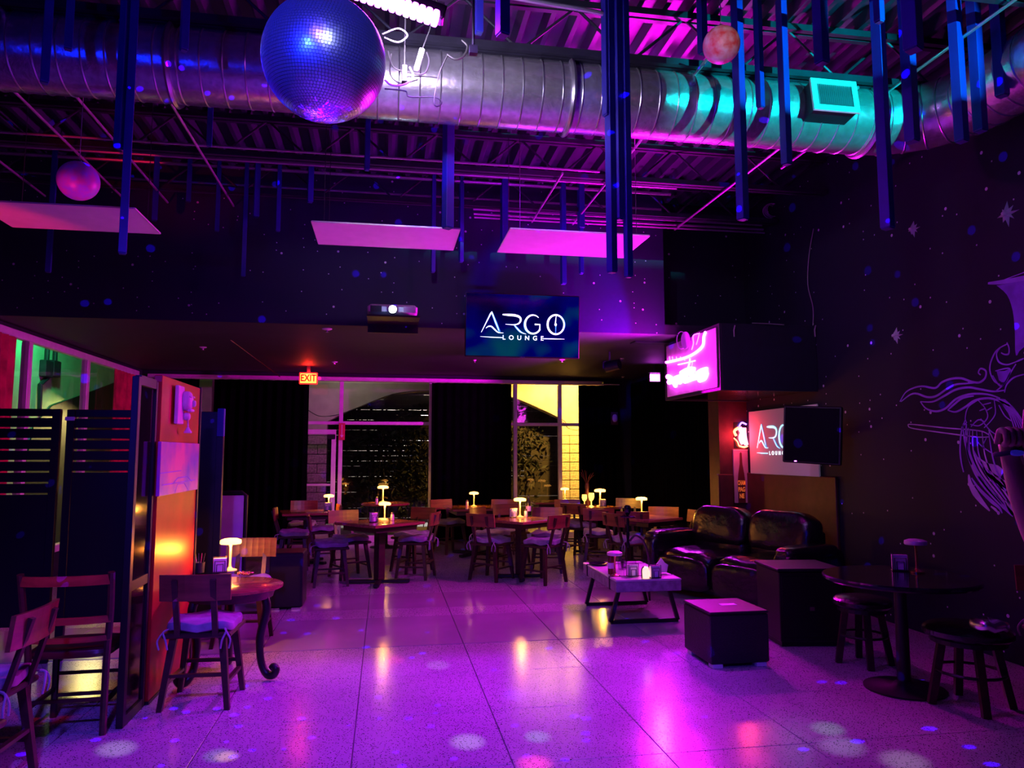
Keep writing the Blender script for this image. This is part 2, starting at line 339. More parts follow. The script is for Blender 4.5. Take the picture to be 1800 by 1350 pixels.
def ribbon(mb, pts, widths, nrm, thick):
    """flat painted or lit stroke of varying width lying on a plane with normal nrm"""
    nrm = Vector(nrm).normalized(); P = [Vector(p) for p in pts]; m2 = len(P); vs = []; fs = []
    for i, p in enumerate(P):
        t = (P[min(i+1, m2-1)]-P[max(i-1, 0)]).normalized(); sd = nrm.cross(t).normalized()
        u = i/(m2-1)*(len(widths)-1); k = min(int(u), len(widths)-2) if len(widths) > 1 else 0
        wd = widths[k]*(1-(u-k))+widths[k+1]*(u-k) if len(widths) > 1 else widths[0]
        vs += [p+sd*wd/2, p-sd*wd/2, p+sd*wd/2+nrm*thick, p-sd*wd/2+nrm*thick]
    for i in range(m2-1):
        a, b = i*4, i*4+4
        fs += [(a+2, a+3, b+3, b+2), (a, b, b+1, a+1), (a, a+2, b+2, b), (a+1, b+1, b+3, a+3)]
    fs += [(0, 1, 3, 2), ((m2-1)*4, (m2-1)*4+2, (m2-1)*4+3, (m2-1)*4+1)]
    return mb.add(vs, fs)
# ------------------------------------------------------------------ structure
XL, XR, YB, YS, ZD, ZS = -4.28, 4.8, 14.0, 8.7, 4.9, 3.1
fl = struct(MB().b6(-7.6, 6.0, -2.6, 20, -0.12, -0.012).build('floor', 'ground'))
# saw-cut terrazzo slabs: joints measured from the photograph, 0.82 m square
TS = 0.83; X0 = at_Z(863, 1248, 0).x; Y0 = at_Z(863, 1248, 0).y
Yb1 = at_Z(813, 1131, 0).y; Yb2 = at_Z(700, 1084, 0).y; Yb3 = at_Z(700, 1070, 0).y; Yb4 = at_Z(700, 1043, 0).y
me_t = MB().b6(0.003, TS-0.003, 0.003, TS-0.003, -0.03, 0, 0.003).mesh('slab'); me_t.materials.append(M['terrazzo'])
me_c = {}
def slab(x0, x1, y0, y1, mt):
    if x1-x0 < 0.02 or y1-y0 < 0.02: return
    key = (round(x1-x0, 3), round(y1-y0, 3), mt)
    if key not in me_c:
        me_c[key] = MB().b6(0.003, x1-x0-0.003, 0.003, y1-y0-0.003, -0.03, 0, 0.002).mesh('slab'); me_c[key].materials.append(M[mt])
    o = bpy.data.objects.new('slab', me_c[key]); C.objects.link(o); o.parent = fl; o.location = (x0, y0, 0)
cols = []
x = X0
while x > XL: x -= TS
while x < XR: cols.append((max(x, XL), min(x+TS, XR))); x += TS
rows = []; y = Y0
while y > -2.4: y -= TS
while y+TS < Yb1+0.05: rows.append((y, y+TS)); y += TS
rows.append((y, Yb1)) if Yb1-y > 0.1 else None
for r in rows:
    for c in cols: slab(c[0], c[1], r[0], r[1], 'terrazzo')
for ya, yb, mt in ((Yb1, Yb2, 'terrazzo_smooth'), (Yb2, Yb3, 'terrazzo'), (Yb3, Yb4, 'terrazzo_smooth')):
    for c in cols: slab(c[0], c[1], ya, yb, mt)
y = Yb4
while y < YB-0.05:
    for c in cols: slab(c[0], c[1], y, min(y+TS*1.35, YB), 'terrazzo')
    y += TS*1.35
# corrugated metal roof deck, ribs running into the room
mb = MB(); px, x = 0.2, XL-0.3; prof = []
while x < XR+0.4:
    prof += [(x, ZD), (x+0.035, ZD+0.075), (x+0.125, ZD+0.075), (x+0.16, ZD)]; x += px
n = len(prof); vs = [(a, -2.6, b) for a, b in prof]+[(a, 9.0, b) for a, b in prof]
mb.add(vs, [(i, i+1, n+i+1, n+i) for i in range(n-1)]); 
struct(mb.build('ceiling', 'deck'))
struct(MB().b6(XL-0.4, XR+0.4, -2.6, 9.0, ZD+0.09, ZD+0.2).build('ceiling', 'black_wall'))
# upper star wall over the soffit, its dark recess and pier
xs = colX(1173, YS)
struct(MB().b6(XL, xs, YS, YS+0.2, ZS, ZD+0.08).build('wall_back_upper', 'star_wall'))
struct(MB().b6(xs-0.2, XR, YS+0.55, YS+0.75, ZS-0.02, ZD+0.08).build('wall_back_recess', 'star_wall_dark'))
struct(MB().b6(XL, XR, YS+0.004, YB+0.1, ZS-0.004, ZS+0.12).build('ceiling', 'soffit'))
xp0 = colX(1262, 9.35)
struct(MB().b6(xp0, XR, 9.3, 9.62, 0, 4.85).build('wall_pier', 'maroon'))
# right wall with its half-height maroon wainscot, left wall, rear wall
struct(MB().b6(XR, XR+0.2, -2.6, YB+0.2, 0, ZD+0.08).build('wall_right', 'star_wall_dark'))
struct(MB().b6(XR-0.035, XR-0.001, 7.3, 9.29, 0, 1.36, 0.01).build('trim_1', 'maroon'))
struct(MB().b6(-7.6, XR+0.2, -2.8, -2.6, 0, ZD+0.1).build('wall_rear', 'black_wall'))
mb = MB().b6(XL-0.2, XL, -2.6, 8.4, 0, ZD+0.1).b6(XL-0.2, XL, 8.4, YB+0.2, 3.05, ZD+0.1).b6(XL-0.2, XL, 8.4, YB+0.2, 0, 0.35).b6(XL-0.2, XL, 13.75, YB+0.2, 0.35, 3.05)
struct(mb.build('wall_left', 'black_wall'))
# rear storefront: header, mullions, transoms, panes
def xw(px): return colX(px, YB)
struct(MB().b6(XL, XR, YB, YB+0.2, 3.03, ZS+0.1).b6(xw(1062), XR, YB, YB+0.2, 0, 3.03).build('wall_back', 'black_wall'))
lint = struct(MB().b6(XL+0.1, xw(1058), YB-0.06, YB+0.02, 2.95, 3.03, 0.008).build('trim_2', 'frame_alu'))
ztr = at_Y(670, 744, YB).z
def window(n, xa, xb, mulls, trans, zb=0.12):
    g = struct(MB().b6(xa-0.03, xa+0.03, YB, YB+0.08, 0, 2.95, 0.006).build('window_%d' % n, 'frame_alu'))
    for x in mulls+[xb]: MB().b6(x-0.035, x+0.035, YB-0.01, YB+0.08, 0, 2.95, 0.006).build('mullion', 'frame_alu', g)
    xsn = [xa]+mulls+[xb]
    for i in range(len(xsn)-1):
        a, b = xsn[i]+0.03, xsn[i+1]-0.03; zs = [zb]+trans[i]+[2.95]
        MB().b6(a, b, YB, YB+0.08, 0.0, zb, 0.006).build('sill_rail', 'frame_alu', g)
        for z in trans[i]: MB().b6(a, b, YB, YB+0.07, z-0.03, z+0.03, 0.006).build('transom', 'frame_alu', g)
        for k in range(len(zs)-1): MB().b6(a, b, YB+0.03, YB+0.038, zs[k]+0.02, zs[k+1]-0.02).build('pane', 'pane', g)
    return g
window(1, xw(300), xw(598), [xw(372), xw(455), xw(525)], [[ztr]]*4)
window(2, xw(598)+0.005, xw(757), [], [[ztr]])
window(3, xw(757)+0.06, xw(1060), [xw(830), xw(906), xw(985)], [[ztr]]*4)
# glazed exit door inside window 1
d = struct(empty('door_1', (xw(530), YB-0.02, 0)))
dw = xw(591)-xw(530)
MB().b6(0, 0.07, 0, 0.06, 0.02, 2.06, 0.006).build('stile', 'frame_alu', d); MB().b6(dw-0.09, dw-0.01, 0, 0.06, 0.02, 2.06, 0.006).build('stile', 'frame_alu', d)
MB().b6(0.07, dw-0.09, 0, 0.06, 1.97, 2.06, 0.006).build('rail', 'frame_alu', d); MB().b6(0.07, dw-0.09, 0, 0.06, 0.02, 0.25, 0.006).build('rail', 'frame_alu', d)
MB().b6(0.07, dw-0.09, 0.025, 0.033, 0.25, 1.97).build('pane', 'pane', d)
MB().tube([(0.07, -0.06, 1.05), (dw-0.09, -0.06, 1.05)], 0.02).build('push_bar', 'frame_alu', d)
MB().b6(dw-0.16, dw-0.02, -0.03, 0, 1.88, 1.97, 0.01).build('closer', 'iron_black', d)
# left storefront window
g = struct(MB().b6(XL-0.06, XL+0.03, 8.4, 13.75, 2.96, 3.05, 0.008).build('window_4', 'frame_alu'))
def yl(px): return at_X(px, 700, XL).y
for yv in (8.45, yl(45), yl(150), 13.7): MB().b6(XL-0.06, XL+0.03, yv-0.05, yv+0.05, 0.35, 2.96, 0.008).build('mullion', 'frame_alu', g)
MB().b6(XL-0.06, XL+0.06, 8.4, 13.75, 0.33, 0.42, 0.008).build('sill', 'frame_alu', g)
ys = [8.45, yl(45), yl(150), 13.7]
for i in range(3): MB().b6(XL-0.02, XL-0.012, ys[i]+0.05, ys[i+1]-0.05, 0.42, 2.96).build('pane', 'pane', g)
# ------------------------------------------------------------------ outside: arcade wall beyond the rear glass, green lit wall beyond the left glass
YE = 16.2
def e(px, py): return at_Y(px, py, YE)
arch = [e(575, 741), e(612, 722), e(690, 692), e(760, 686), e(850, 690), e(905, 699), e(985, 735)]
top = 4.2; xl, xr = e(300, 700).x, e(1110, 700).x
mb = MB()
zc = arch[0].z
pts = [(p.x, p.z) for p in arch]
for i in range(len(pts)-1):
    a, b = pts[i], pts[i+1]
    mb.prism([(a[0], YE, a[1]), (b[0], YE, b[1]), (b[0], YE, top), (a[0], YE, top)], (0, 0.3, 0))
zl = e(560, 765).z; zr2 = e(1000, 765).z
mb.prism([(xl, YE, zl), (pts[0][0], YE, zl), (pts[0][0], YE, top), (xl, YE, top)], (0, 0.3, 0))
mb.prism([(pts[-1][0], YE, zr2), (xr, YE, zr2), (xr, YE, top), (pts[-1][0], YE, top)], (0, 0.3, 0))
aw = struct(mb.build('wall_arcade', 'ext_wall'))
def blocks(x0, x1, z0, z1, bw, bh, off=True):
    me = MB().b6(0, bw-0.012, 0, 0.28, 0, bh-0.012, 0.01).mesh('block'); me.materials.append(M['ext_block'])
    me2 = MB().b6(0, bw/2-0.012, 0, 0.28, 0, bh-0.012, 0.01).mesh('block'); me2.materials.append(M['ext_block'])
    MB().b6(x0, x1-0.012, YE+0.03, YE+0.27, z0, z1).build('mortar', 'ground', aw)
    z = z1-bh; k = 0
    while z > z0-bh*0.9:
        x = x0
        while x < x1-0.03:
            first = off and k % 2 and x == x0
            m_ = me2 if first or x+bw > x1+0.02 else me
            o = bpy.data.objects.new('block', m_); C.objects.link(o); o.parent = aw; o.location = (x, YE-0.005*random.random(), max(z, z0-0.1)); x += bw/2 if m_ is me2 else bw
        z -= bh; k += 1
bw = 0.22
blocks(e(985, 800).x, e(985, 800).x+bw*3, 0, zr2, bw, 0.2, off=False)
blocks(e(575, 800).x-0.4*3, e(575, 800).x, 0, zl, 0.4, 0.2)
# light string drooping along the arch
tag(MB().tube(bez([e(540, 720), e(560, 731), e(582, 731)]+[p+Vector((0, -0.06, -0.02)) for p in arch[1:]]+[e(998, 752), e(1015, 756), e(1030, 750)], 6), 0.008, 5).build('outdoor_cable', 'cable'), 'thin black cable drooping along the arch outside the windows', 'cable')
# slatted fence under the arch, each board a part
fn = thing('slat_fence', 'dark horizontal board fence under the arch outside the windows', 'fence', (0, YE+0.75, 0))
fx0, fx1 = e(560, 800).x-0.3, e(1000, 800).x+0.4
for i in range(26):
    xq = fx0
    while xq < fx1:
        xe = min(xq+random.uniform(.35, 1.0), fx1); MB().b6(xq, xe, 0, 0.025, 0.08+i*0.115, 0.08+i*0.115+random.choice((.1147, .1147, .1147, .114, .112, .107)), 0.003).build('slat', 'slat_wood', fn); xq = xe
for t in (0, 0.33, 0.66, 1): x = fx0+(fx1-fx0)*t; MB().b6(x-0.04, x+0.04, 0.03, 0.1, 0, 3.1, 0.004).build('post', 'slat_wood', fn)
struct(MB().b6(fx0-0.5, fx1+0.5, YE+2.1, YE+2.3, 0, 3.5).build('wall_yard', 'ext_wall'))
# climbing foliage on the fence: leaves nobody could count
random.seed(3)
def foliage(name, cx, cz, sx, sz, n, y, label, cat):
    mb = MB()
    for i in range(n):
        p = Vector((random.gauss(cx, sx), y-random.random()*0.25, random.gauss(cz, sz)))
        if p.z < 0.05 or p.z > 2.75: continue
        R = Euler((random.uniform(-1.2, 1.2), random.uniform(-1, 1), random.uniform(0, 6))).to_matrix(); l = random.uniform(0.04, 0.085)
        mb.add([p+R @ Vector(q) for q in ((-l, 0, 0), (-l*.1, l*.42, 0.008), (l, 0, 0), (-l*.1, -l*.42, 0.008))], [(0, 1, 2, 3)])
    o = thing(name, label, cat, (0, 0, 0))
    mb.build('leaves', 'leaf', o, kind='stuff'); st = MB()
    for k in range(5): x = cx+random.uniform(-sx, sx); st.tube(bez([(x, y-0.1, 0), (x+random.uniform(-.2, .2), y-0.12, cz*.6), (x+random.uniform(-.3, .3), y-0.1, cz+sz)], 5), 0.012, 5)
    st.build('stem', 'slat_wood', o)
foliage('climbing_plant', e(660, 800).x, 1.5, 0.55, 0.75, 1500, YE+0.72, 'dark climbing plant on the fence behind the left rear window', 'plant')
foliage('climbing_plant', e(735, 800).x, 1.4, 0.30, 0.8, 1300, YE+0.70, 'dark leafy climber beside the bright mullion of the rear window', 'plant')
foliage('climbing_plant', e(915, 800).x, 1.7, 0.35, 0.5, 700, YE+0.72, 'dark climbing plant on the fence near the yellow block pillar', 'plant')
lamp('yard_light', 'AREA', (1.4, YE+1.3, 3.0), (1.0, YE+2.1, 1.2), (1.0, 0.95, 0.9), 300, 0.8)
lamp('sodium_light', 'SPOT', (e(985, 700).x+0.2, 14.7, 3.3), (e(980, 700).x, YE, 2.0), (1.0, 0.50, 0.07), 1500, 0.08, angle=104, blend=0.5)
lamp('arcade_light', 'AREA', (e(600, 700).x, 14.9, 3.6), (e(640, 700).x, YE, 2.4), (0.85, 0.75, 0.65), 7, 0.5)
# wall outside the left window
mb = MB().b6(-5.6, -5.3, 7.5, 16.1, 0, 4.6)
gw = struct(mb.build('wall_outside_left', 'ext_green'))
mb = MB()
q = [at_X(175, 705, -5.28), at_X(205, 692, -5.28)]
cb = thing('conduit_boxes', 'two electrical boxes with bent conduit on the green wall', 'conduit', (0, 0, 0))
for pxx in (78, 92):
    p = at_X(pxx, 645, -5.28); MB().b6(-5.3, -5.2, p.y-0.13, p.y+0.13, p.z-0.16, p.z+0.1, 0.01).build('junction_box', 'steel_dark', cb)
    MB().cyl((-5.25, p.y, p.z+0.1), (-5.25, p.y, p.z+1.0), 0.035).build('riser', 'steel_dark', cb)
p0, p1, p2, p3 = at_X(80, 652, -5.28), at_X(80, 664, -5.28), at_X(67, 676, -5.28), at_X(66, 720, -5.28)
MB().tube([p + Vector((0.03, 0, 0)) for p in (p0, p1, p2, p3)], 0.035).build('bent_conduit', 'steel_dark', cb)
struct(MB().prism([(-5.29, at_X(45, 705, -5.29).y-0.4, 0.0), (-5.29, 16.1, 0.0), (-5.29, 16.1, at_X(235, 672, -5.29).z), (-5.29, at_X(170, 684, -5.29).y, at_X(170, 684, -5.29).z), (-5.29, at_X(90, 708, -5.29).y, at_X(90, 708, -5.29).z-0.05), (-5.29, at_X(60, 712, -5.29).y, at_X(60, 712, -5.29).z-0.3)], (0.02, 0, 0)).build('wall_outside_arch', 'slat_wood'))
lamp('green_light', 'SPOT', (-4.62, 11.4, 3.9), (-5.3, 12.9, 2.75), (0.08, 1.0, 0.34), 210, 0.1, angle=100, blend=0.8)
lamp('path_light', 'AREA', (-4.75, 13.6, 2.2), (-5.3, 13.4, 1.2), (1.0, 0.8, 0.25), 70, 0.5)
# ------------------------------------------------------------------ curtains
def curtain(a, b, z0, z1, mt, label, amp=0.05, wl=0.16, cat='curtain', axis='x', at=0.0, th=0.012, taper=0.0):
    L_ = abs(b-a); n = max(8, int(L_/wl*8)); mb = MB(); vs = []
    for z, off in ((z0, 1), ((z0+z1)/2, .8), (z1, .45)):
        for i in range(n+1):
            u = a+(b-a)*i/n; wv = amp*off*math.sin(2*PI*(i/n)*L_/wl)+0.3*amp*off*math.sin(5.1*i/n*L_/wl+1)
            uu = u+(0 if not taper else taper*(z1-z)/(z1-z0)*i/n)
            for t in (0, th): vs.append((uu, at+wv+t, z) if axis == 'x' else (at+wv+t, uu, z))
    fs = []; W = (n+1)*2
    for r in range(2):
        for i in range(n):
            p = r*W+i*2; fs += [(p, p+2, p+W+2, p+W), (p+1, p+W+1, p+W+3, p+3)]
    for i in range(n): fs += [(i*2, i*2+1, i*2+3, i*2+2), (2*W+i*2, 2*W+i*2+2, 2*W+i*2+3, 2*W+i*2+1)]
    for r in range(2): fs += [(r*W, r*W+W, r*W+W+1, r*W+1), (r*W+2*n, r*W+2*n+1, r*W+W+2*n+1, r*W+W+2*n)]
    o = mb.add(vs, fs).build('curtain', mt, None, True); tag(o, label, cat); return o
YC = YB-0.22
curtain(colX(372, YC), colX(540, YC), 0.02, 2.93, 'curtain_black', 'black floor-length curtain under the red exit sign', at=YC)
curtain(colX(758, YC), colX(899, YC), 0.02, 2.93, 'curtain_black', 'black curtain hanging between the two rear windows', at=YC)
curtain(colX(1018, YC), colX(1086, YC), 0.02, 2.93, 'curtain_black', 'narrow black curtain beside the yellow block pillar', at=YC, taper=0.12)
curtain(10.0, 13.6, 0.02, 2.95, 'curtain_black', 'long black curtain along the right wall behind the far tables', axis='y', at=XR-0.16)
curtain(colX(252, YC), colX(345, YC), 0.02, 2.93, 'curtain_black', 'black curtain in the rear left corner behind red panel', at=YC)
curtain(8.6, yl(37)-.42, 0.45, 2.93, 'curtain_red', 'red curtain at the left end of the side window', axis='y', at=XL+0.1, amp=0.035)
curtain(yl(186), yl(236), 0.45, 2.93, 'curtain_red', 'red curtain at the corner end of the side window', axis='y', at=XL+0.1, amp=0.035)
# curtain rails: frayed white heading under the rear lintel
tag(MB().tube([(XL+0.3, YC+0.02, 2.955), (xw(1085), YC+0.02, 2.955)], 0.012).build('curtain_rod', 'frame_alu'), 'thin curtain rod along the rear window head', 'curtain rod')
# ------------------------------------------------------------------ ceiling: joists, conduits, duct
for yj, ph in ((2.6, 'over the camera end'), (3.85, 'above the disco ball'), (5.0, 'just above the round duct'), (6.15, 'directly behind the duct'), (7.3, 'between the duct and the star wall'), (8.35, 'close in front of the star wall')):
    j = thing('bar_joist', 'dark open-web steel roof joist '+ph, 'joist', (0, yj, 0), 0, 'open-web roof joists')
    for zc in (ZD-0.03, 4.5):
        MB().b6(XL+0.02, XR-0.02, -0.055, -0.012, zc-0.025, zc+0.025).b6(XL+0.02, XR-0.02, 0.012, 0.055, zc-0.025, zc+0.025).build('chord', 'steel_dark', j)
    x = XL+0.15; up = False; wb = MB()
    while x < XR-0.5:
        wb.cyl((x, 0, 4.5 if not up else ZD-0.03), (x+0.42, 0, ZD-0.03 if not up else 4.5), 0.011, n=6); x += 0.42; up = not up
    wb.build('web_rods', 'steel_dark', j)
# bridging conduits running into the room
for pxx, pyy, ph in ((55, 190, 'near the left wall'), (160, 200, 'left of the first globe'), (325, 222, 'left of the disco ball'), (30, 307, 'at the far left edge'), (935, 390, 'above the right pink panel'), (1120, 255, 'right of the long blue bars'), (1330, 292, 'right of centre below the duct'), (1700, 60, 'at the upper right')):
    p = at_Z(pxx, pyy, 4.44)
    tag(MB().cyl((p.x, max(p.y-1.6, -2), 4.44), (p.x, min(p.y+2.4, 8.68), 4.44), 0.012, n=8).build('conduit', 'conduit'), 'straight conduit under the roof deck running into the room '+ph, 'conduit', 'conduits along the room')
# conduits running across, seen between duct and star wall
for i, (pxx, pyy, Yc, r) in enumerate(((700, 300, 8.1, 0.014), (700, 312, 8.3, 0.02), (760, 345, 8.62, 0.014), (760, 356, 8.6, 0.014), (1250, 380, 8.6, 0.016), (1250, 390, 8.62, 0.014), (1250, 400, 8.64, 0.016), (1250, 408, 8.66, 0.012), (800, 285, 7.0, 0.012))):
    z = at_Y(pxx, pyy, Yc).z; xa = XL if i not in (4, 5, 6, 7) else colX(830, Yc); xb = xs-0.05 if i < 4 else colX(1440 if i != 8 else 1060, Yc)
    if i in (4, 5, 6, 7): Yc = YS-0.03-0.03*(i-4); xb = XR-0.05
    tag(MB().cyl((max(xa, XL), Yc, z), (min(xb, XR-0.05), Yc, z), r, n=8).build('conduit', 'conduit'), 'thin horizontal conduit crossing '+('above the middle pink panel, highest', 'above the middle pink panel, second', 'close above the middle pink panel', 'just over the middle pink panel, lowest', 'right of the right pink panel, topmost of four', 'right of the right pink panel, second of four', 'right of the right pink panel, third of four', 'right of the right pink panel, lowest of four', 'close behind the duct')[i], 'conduit', 'conduits across the room')
# bent conduit drop beside the tall blue bars
zc = at_Y(1000, 8, 4.6).z
tag(MB().tube(bez([at_Y(860, -12, 4.6), at_Y(960, 6, 4.6), at_Y(1050, 22, 4.6), at_Y(1076, 34, 4.6), at_Y(1084, 58, 4.6), at_Y(1082, 80, 4.6), at_Y(1080, 130, 4.6)], 6), 0.016).build('conduit_drop', 'conduit'), 'bent metal conduit turning down beside the tall blue bars', 'conduit')
# round duct
YD = 5.2
def slope(px, py): d = ray(px, py); return math.atan2(d.z, d.y)
ab, at_ = slope(900, 228), slope(900, 99); mid = (ab+at_)/2; hh = (at_-ab)/2; D = YD/math.cos(mid); RD = D*math.sin(hh); ZC = EYE+D*math.sin(mid)
du = thing('duct', 'silver spiral-seamed round air duct crossing the whole ceiling', 'duct', (0, YD, ZC))
XE, RB = 3.75, 0.62
path = [Vector((XL+0.02, 0, 0)), Vector((XE, 0, 0))]
body = MB().cyl((XL+0.02, 0, 0), (XE, 0, 0), RD, n=48); body.build('straight_run', 'galv', du, True)
el = []
for i in range(7): a = PI/2*i/6; el.append(Vector((XE+RB*math.sin(a), -RB*(1-math.cos(a)), 0)))
MB().tube(el, RD, 40).build('elbow', 'galv', du, True)
MB().cyl((XE+RB, -RB, 0), (XE+RB, -5.6, 0), RD, n=40).build('return_run', 'galv', du, True)
def ring(r, t, n=40, k=6):
    mb = MB(); mb.tube([(0, r*math.cos(2*PI*i/n), r*math.sin(2*PI*i/n)) for i in range(n)], t, k, True); return mb
seam = ring(RD, 0.006).build('seam', 'galv_seam', du, True, loc=(XL+0.1, 0, 0)); x = XL+0.1+0.146
while x < XE: copy_part(seam, du, (x, 0, 0)); x += 0.146
for i in range(1, 7): a = PI/2*i/6; copy_part(seam, du, el[i], (0, 0, -a))
y = -RB-0.15
while y > -4: copy_part(seam, du, (XE+RB, y, 0), (0, 0, PI/2)); y -= 0.15
def duct_x(px): return colX(px, YD-RD*0.8)
col0 = ring(RD+0.012, 0.02).build('collar', 'galv_seam', du, True, loc=(duct_x(262), 0, 0))
for pxx in (1012, 1640): copy_part(col0, du, (min(duct_x(pxx), XE), 0, 0))
# register boot and grille on the duct
vc = at_Y(1466, 170, YD-RD-0.1)
va = thing('air_register', 'pale grille register boot on the right part of the duct', 'air vent', vc)
va.rotation_euler = (math.radians(-8), 0, 0)
wv, hv = (1520-1415)/1300*4.9*1.0/1.05, 0.265
MB().b6(-wv/2+0.015, wv/2-0.015, 0.0, 0.22, -hv/2+0.01, hv/2-0.01).build('boot', 'steel_dark', va)
fr = MB(); fb = 0.045
for a in ((-wv/2, wv/2, hv/2-fb, hv/2), (-wv/2, wv/2, -hv/2, -hv/2+fb), (-wv/2, -wv/2+fb, -hv/2+fb, hv/2-fb), (wv/2-fb, wv/2, -hv/2+fb, hv/2-fb)): fr.b6(a[0], a[1], -0.02, -0.001, a[2], a[3])
fr.build('face_frame', 'white_paint', va)
MB().b6(-wv/2+fb, wv/2-fb, -0.004, -0.002, -hv/2+fb, hv/2-fb).build('recess', 'grille_dark', va)
lv = MB().box((0, 0, 0), (0.003, 0.014, hv-2*fb-0.004), Matrix.Rotation(0.5, 3, 'Z')).build('louver', 'conduit', va, loc=(-wv/2+fb+0.01, -0.013, 0))
k = 1
while -wv/2+fb+0.01+k*0.0165 < wv/2-fb-0.005: copy_part(lv, va, (-wv/2+fb+0.01+k*0.0165, -0.013, 0)); k += 1
cl = Vector((3.9, 1.6, 4.0)); cq = (at_Y(1400, 150, 5.0)-cl).normalized(); ca_ = math.atan2(cq.y, cq.x)
cy = thing('cyan_par_can', 'cyan par can with an added beam-blocking plate, hung right of the camera', 'lamp', cl, ca_)
MB().cyl((-.22, 0, 0), (-.03, 0, 0), .08, .09, 18).build('can', 'plastic_black', cy, True); MB().b6(.28, .285, -.35, .35, -.34, .0).build('added_beam_plate', 'plastic_black', cy); MB().b6(-.03, .28, -.1, -.09, -.2, -.19).b6(-.03, .28, .09, .1, -.2, -.19).build('plate_arm', 'steel_dark', cy); MB().cyl((-.12, 0, .07), (-.12, 0, ZD-4.0), .015).build('stem', 'steel_dark', cy)  # unseen plate added to keep the cyan beam off the star wall
# ------------------------------------------------------------------ disco ball
bc = at_Y(570, 105, 3.2); RBALL = 108/1300*(bc-O).dot(FW)*0.985
db = thing('disco_ball', 'large mirrored disco ball lit blue in front of the duct', 'disco ball', bc)
db.rotation_euler = (math.radians(4), math.radians(3), 0.2)
MB().lathe([(RBALL*0.985*math.cos(t), RBALL*0.985*math.sin(t)) for t in [-PI/2+PI*i/24 for i in range(25)]], n=48).build('core', 'ball_core', db, True)
mb = MB(); nl = 62; s_ = PI*RBALL/nl
for j in range(nl):
    la = -PI/2+PI*(j+0.5)/nl; n = max(4, int(2*PI*RBALL*math.cos(la)/s_)); h = s_*0.43
    for i in range(n):
        lo = 2*PI*i/n; nrm = Vector((math.cos(la)*math.cos(lo), math.cos(la)*math.sin(lo), math.sin(la)))
        tl = nrm + Vector((random.gauss(0, .012), random.gauss(0, .012), random.gauss(0, .012))); tl.normalize()
        e1 = Vector((-math.sin(lo), math.cos(lo), 0)); e1 = (e1-tl*e1.dot(tl)).normalized(); e2 = tl.cross(e1); p = nrm*RBALL; q = p-tl*0.004
        mb.add([p-e1*h-e2*h, p+e1*h-e2*h, p+e1*h+e2*h, p-e1*h+e2*h, q-e1*h-e2*h, q+e1*h-e2*h, q+e1*h+e2*h, q-e1*h+e2*h], [(0, 1, 2, 3), (0, 4, 5, 1), (1, 5, 6, 2), (2, 6, 7, 3), (3, 7, 4, 0)])
mb.build('mirror_tiles', 'mirror', db, kind='stuff')
MB().cyl((0, 0, RBALL-0.01), (0, 0, RBALL+0.05), 0.035).build('motor_cap', 'steel_dark', db)
MB().cyl((0, 0, RBALL+0.05), (0, 0, 4.88-bc.z), 0.006, n=6).build('hanging_rod', 'steel_dark', db)
# light the mirrors throw: a lamp just under the ball whose beam is broken into flecks
d_ = bpy.data.lights.new('ball_flecks', 'POINT'); d_.energy = 330; d_.color = (0.03, 0.0, 1.0); d_.shadow_soft_size = 0.0; d_.use_nodes = True
nt = d_.node_tree; N = nt.nodes; L = nt.links; em = N['Emission']
tc = N.new('ShaderNodeTexCoord'); v = N.new('ShaderNodeTexVoronoi'); v.inputs['Scale'].default_value = 21; L.new(tc.outputs['Normal'], v.inputs['Vector'])
lt = N.new('ShaderNodeMath'); lt.operation = 'LESS_THAN'; lt.inputs[1].default_value = 0.16; L.new(v.outputs['Distance'], lt.inputs[0])
sp = N.new('ShaderNodeSeparateColor'); L.new(v.outputs['Color'], sp.inputs[0])
gt = N.new('ShaderNodeMath'); gt.operation = 'GREATER_THAN'; gt.inputs[1].default_value = 0.35; L.new(sp.outputs[0], gt.inputs[0])
mu = N.new('ShaderNodeMath'); mu.operation = 'MULTIPLY'; L.new(lt.outputs[0], mu.inputs[0]); L.new(gt.outputs[0], mu.inputs[1])
m2 = N.new('ShaderNodeMath'); m2.operation = 'MULTIPLY'; m2.inputs[1].default_value = 9.0; L.new(mu.outputs[0], m2.inputs[0]); L.new(m2.outputs[0], em.inputs['Strength'])
lo_ = bpy.data.objects.new('ball_flecks', d_); C.objects.link(lo_); lo_.location = bc-Vector((0, 0.0, RBALL+0.04))
# ------------------------------------------------------------------ globes
def globe(px, py, R, Y, mt, label):
    c = at_Y(px, py, Y); r = R/1300*(c-O).dot(FW)
    g = thing('hanging_globe', label, 'globe', c, 0.6, 'hanging planet globes')
    MB().lathe([(r*math.cos(t), r*math.sin(t)) for t in [-PI/2+PI*i/24 for i in range(25)]], n=40).build('ball', mt, g, True)
    MB().cyl((0, 0, r-0.003), (0, 0, r+0.015), 0.014).build('cap', 'steel_dark', g)
    MB().cyl((0, 0, r+0.015), (0, 0, ZD-c.z), 0.0025, n=5).build('cord', 'cable_white', g)
    return g
globe(1268, 79, 32, 3.9, 'globe_mars', 'small red and pale marbled globe hanging at the upper right')
globe(138, 318, 34, 5.6, 'globe_pink', 'small pink and blue globe hanging at the far left')
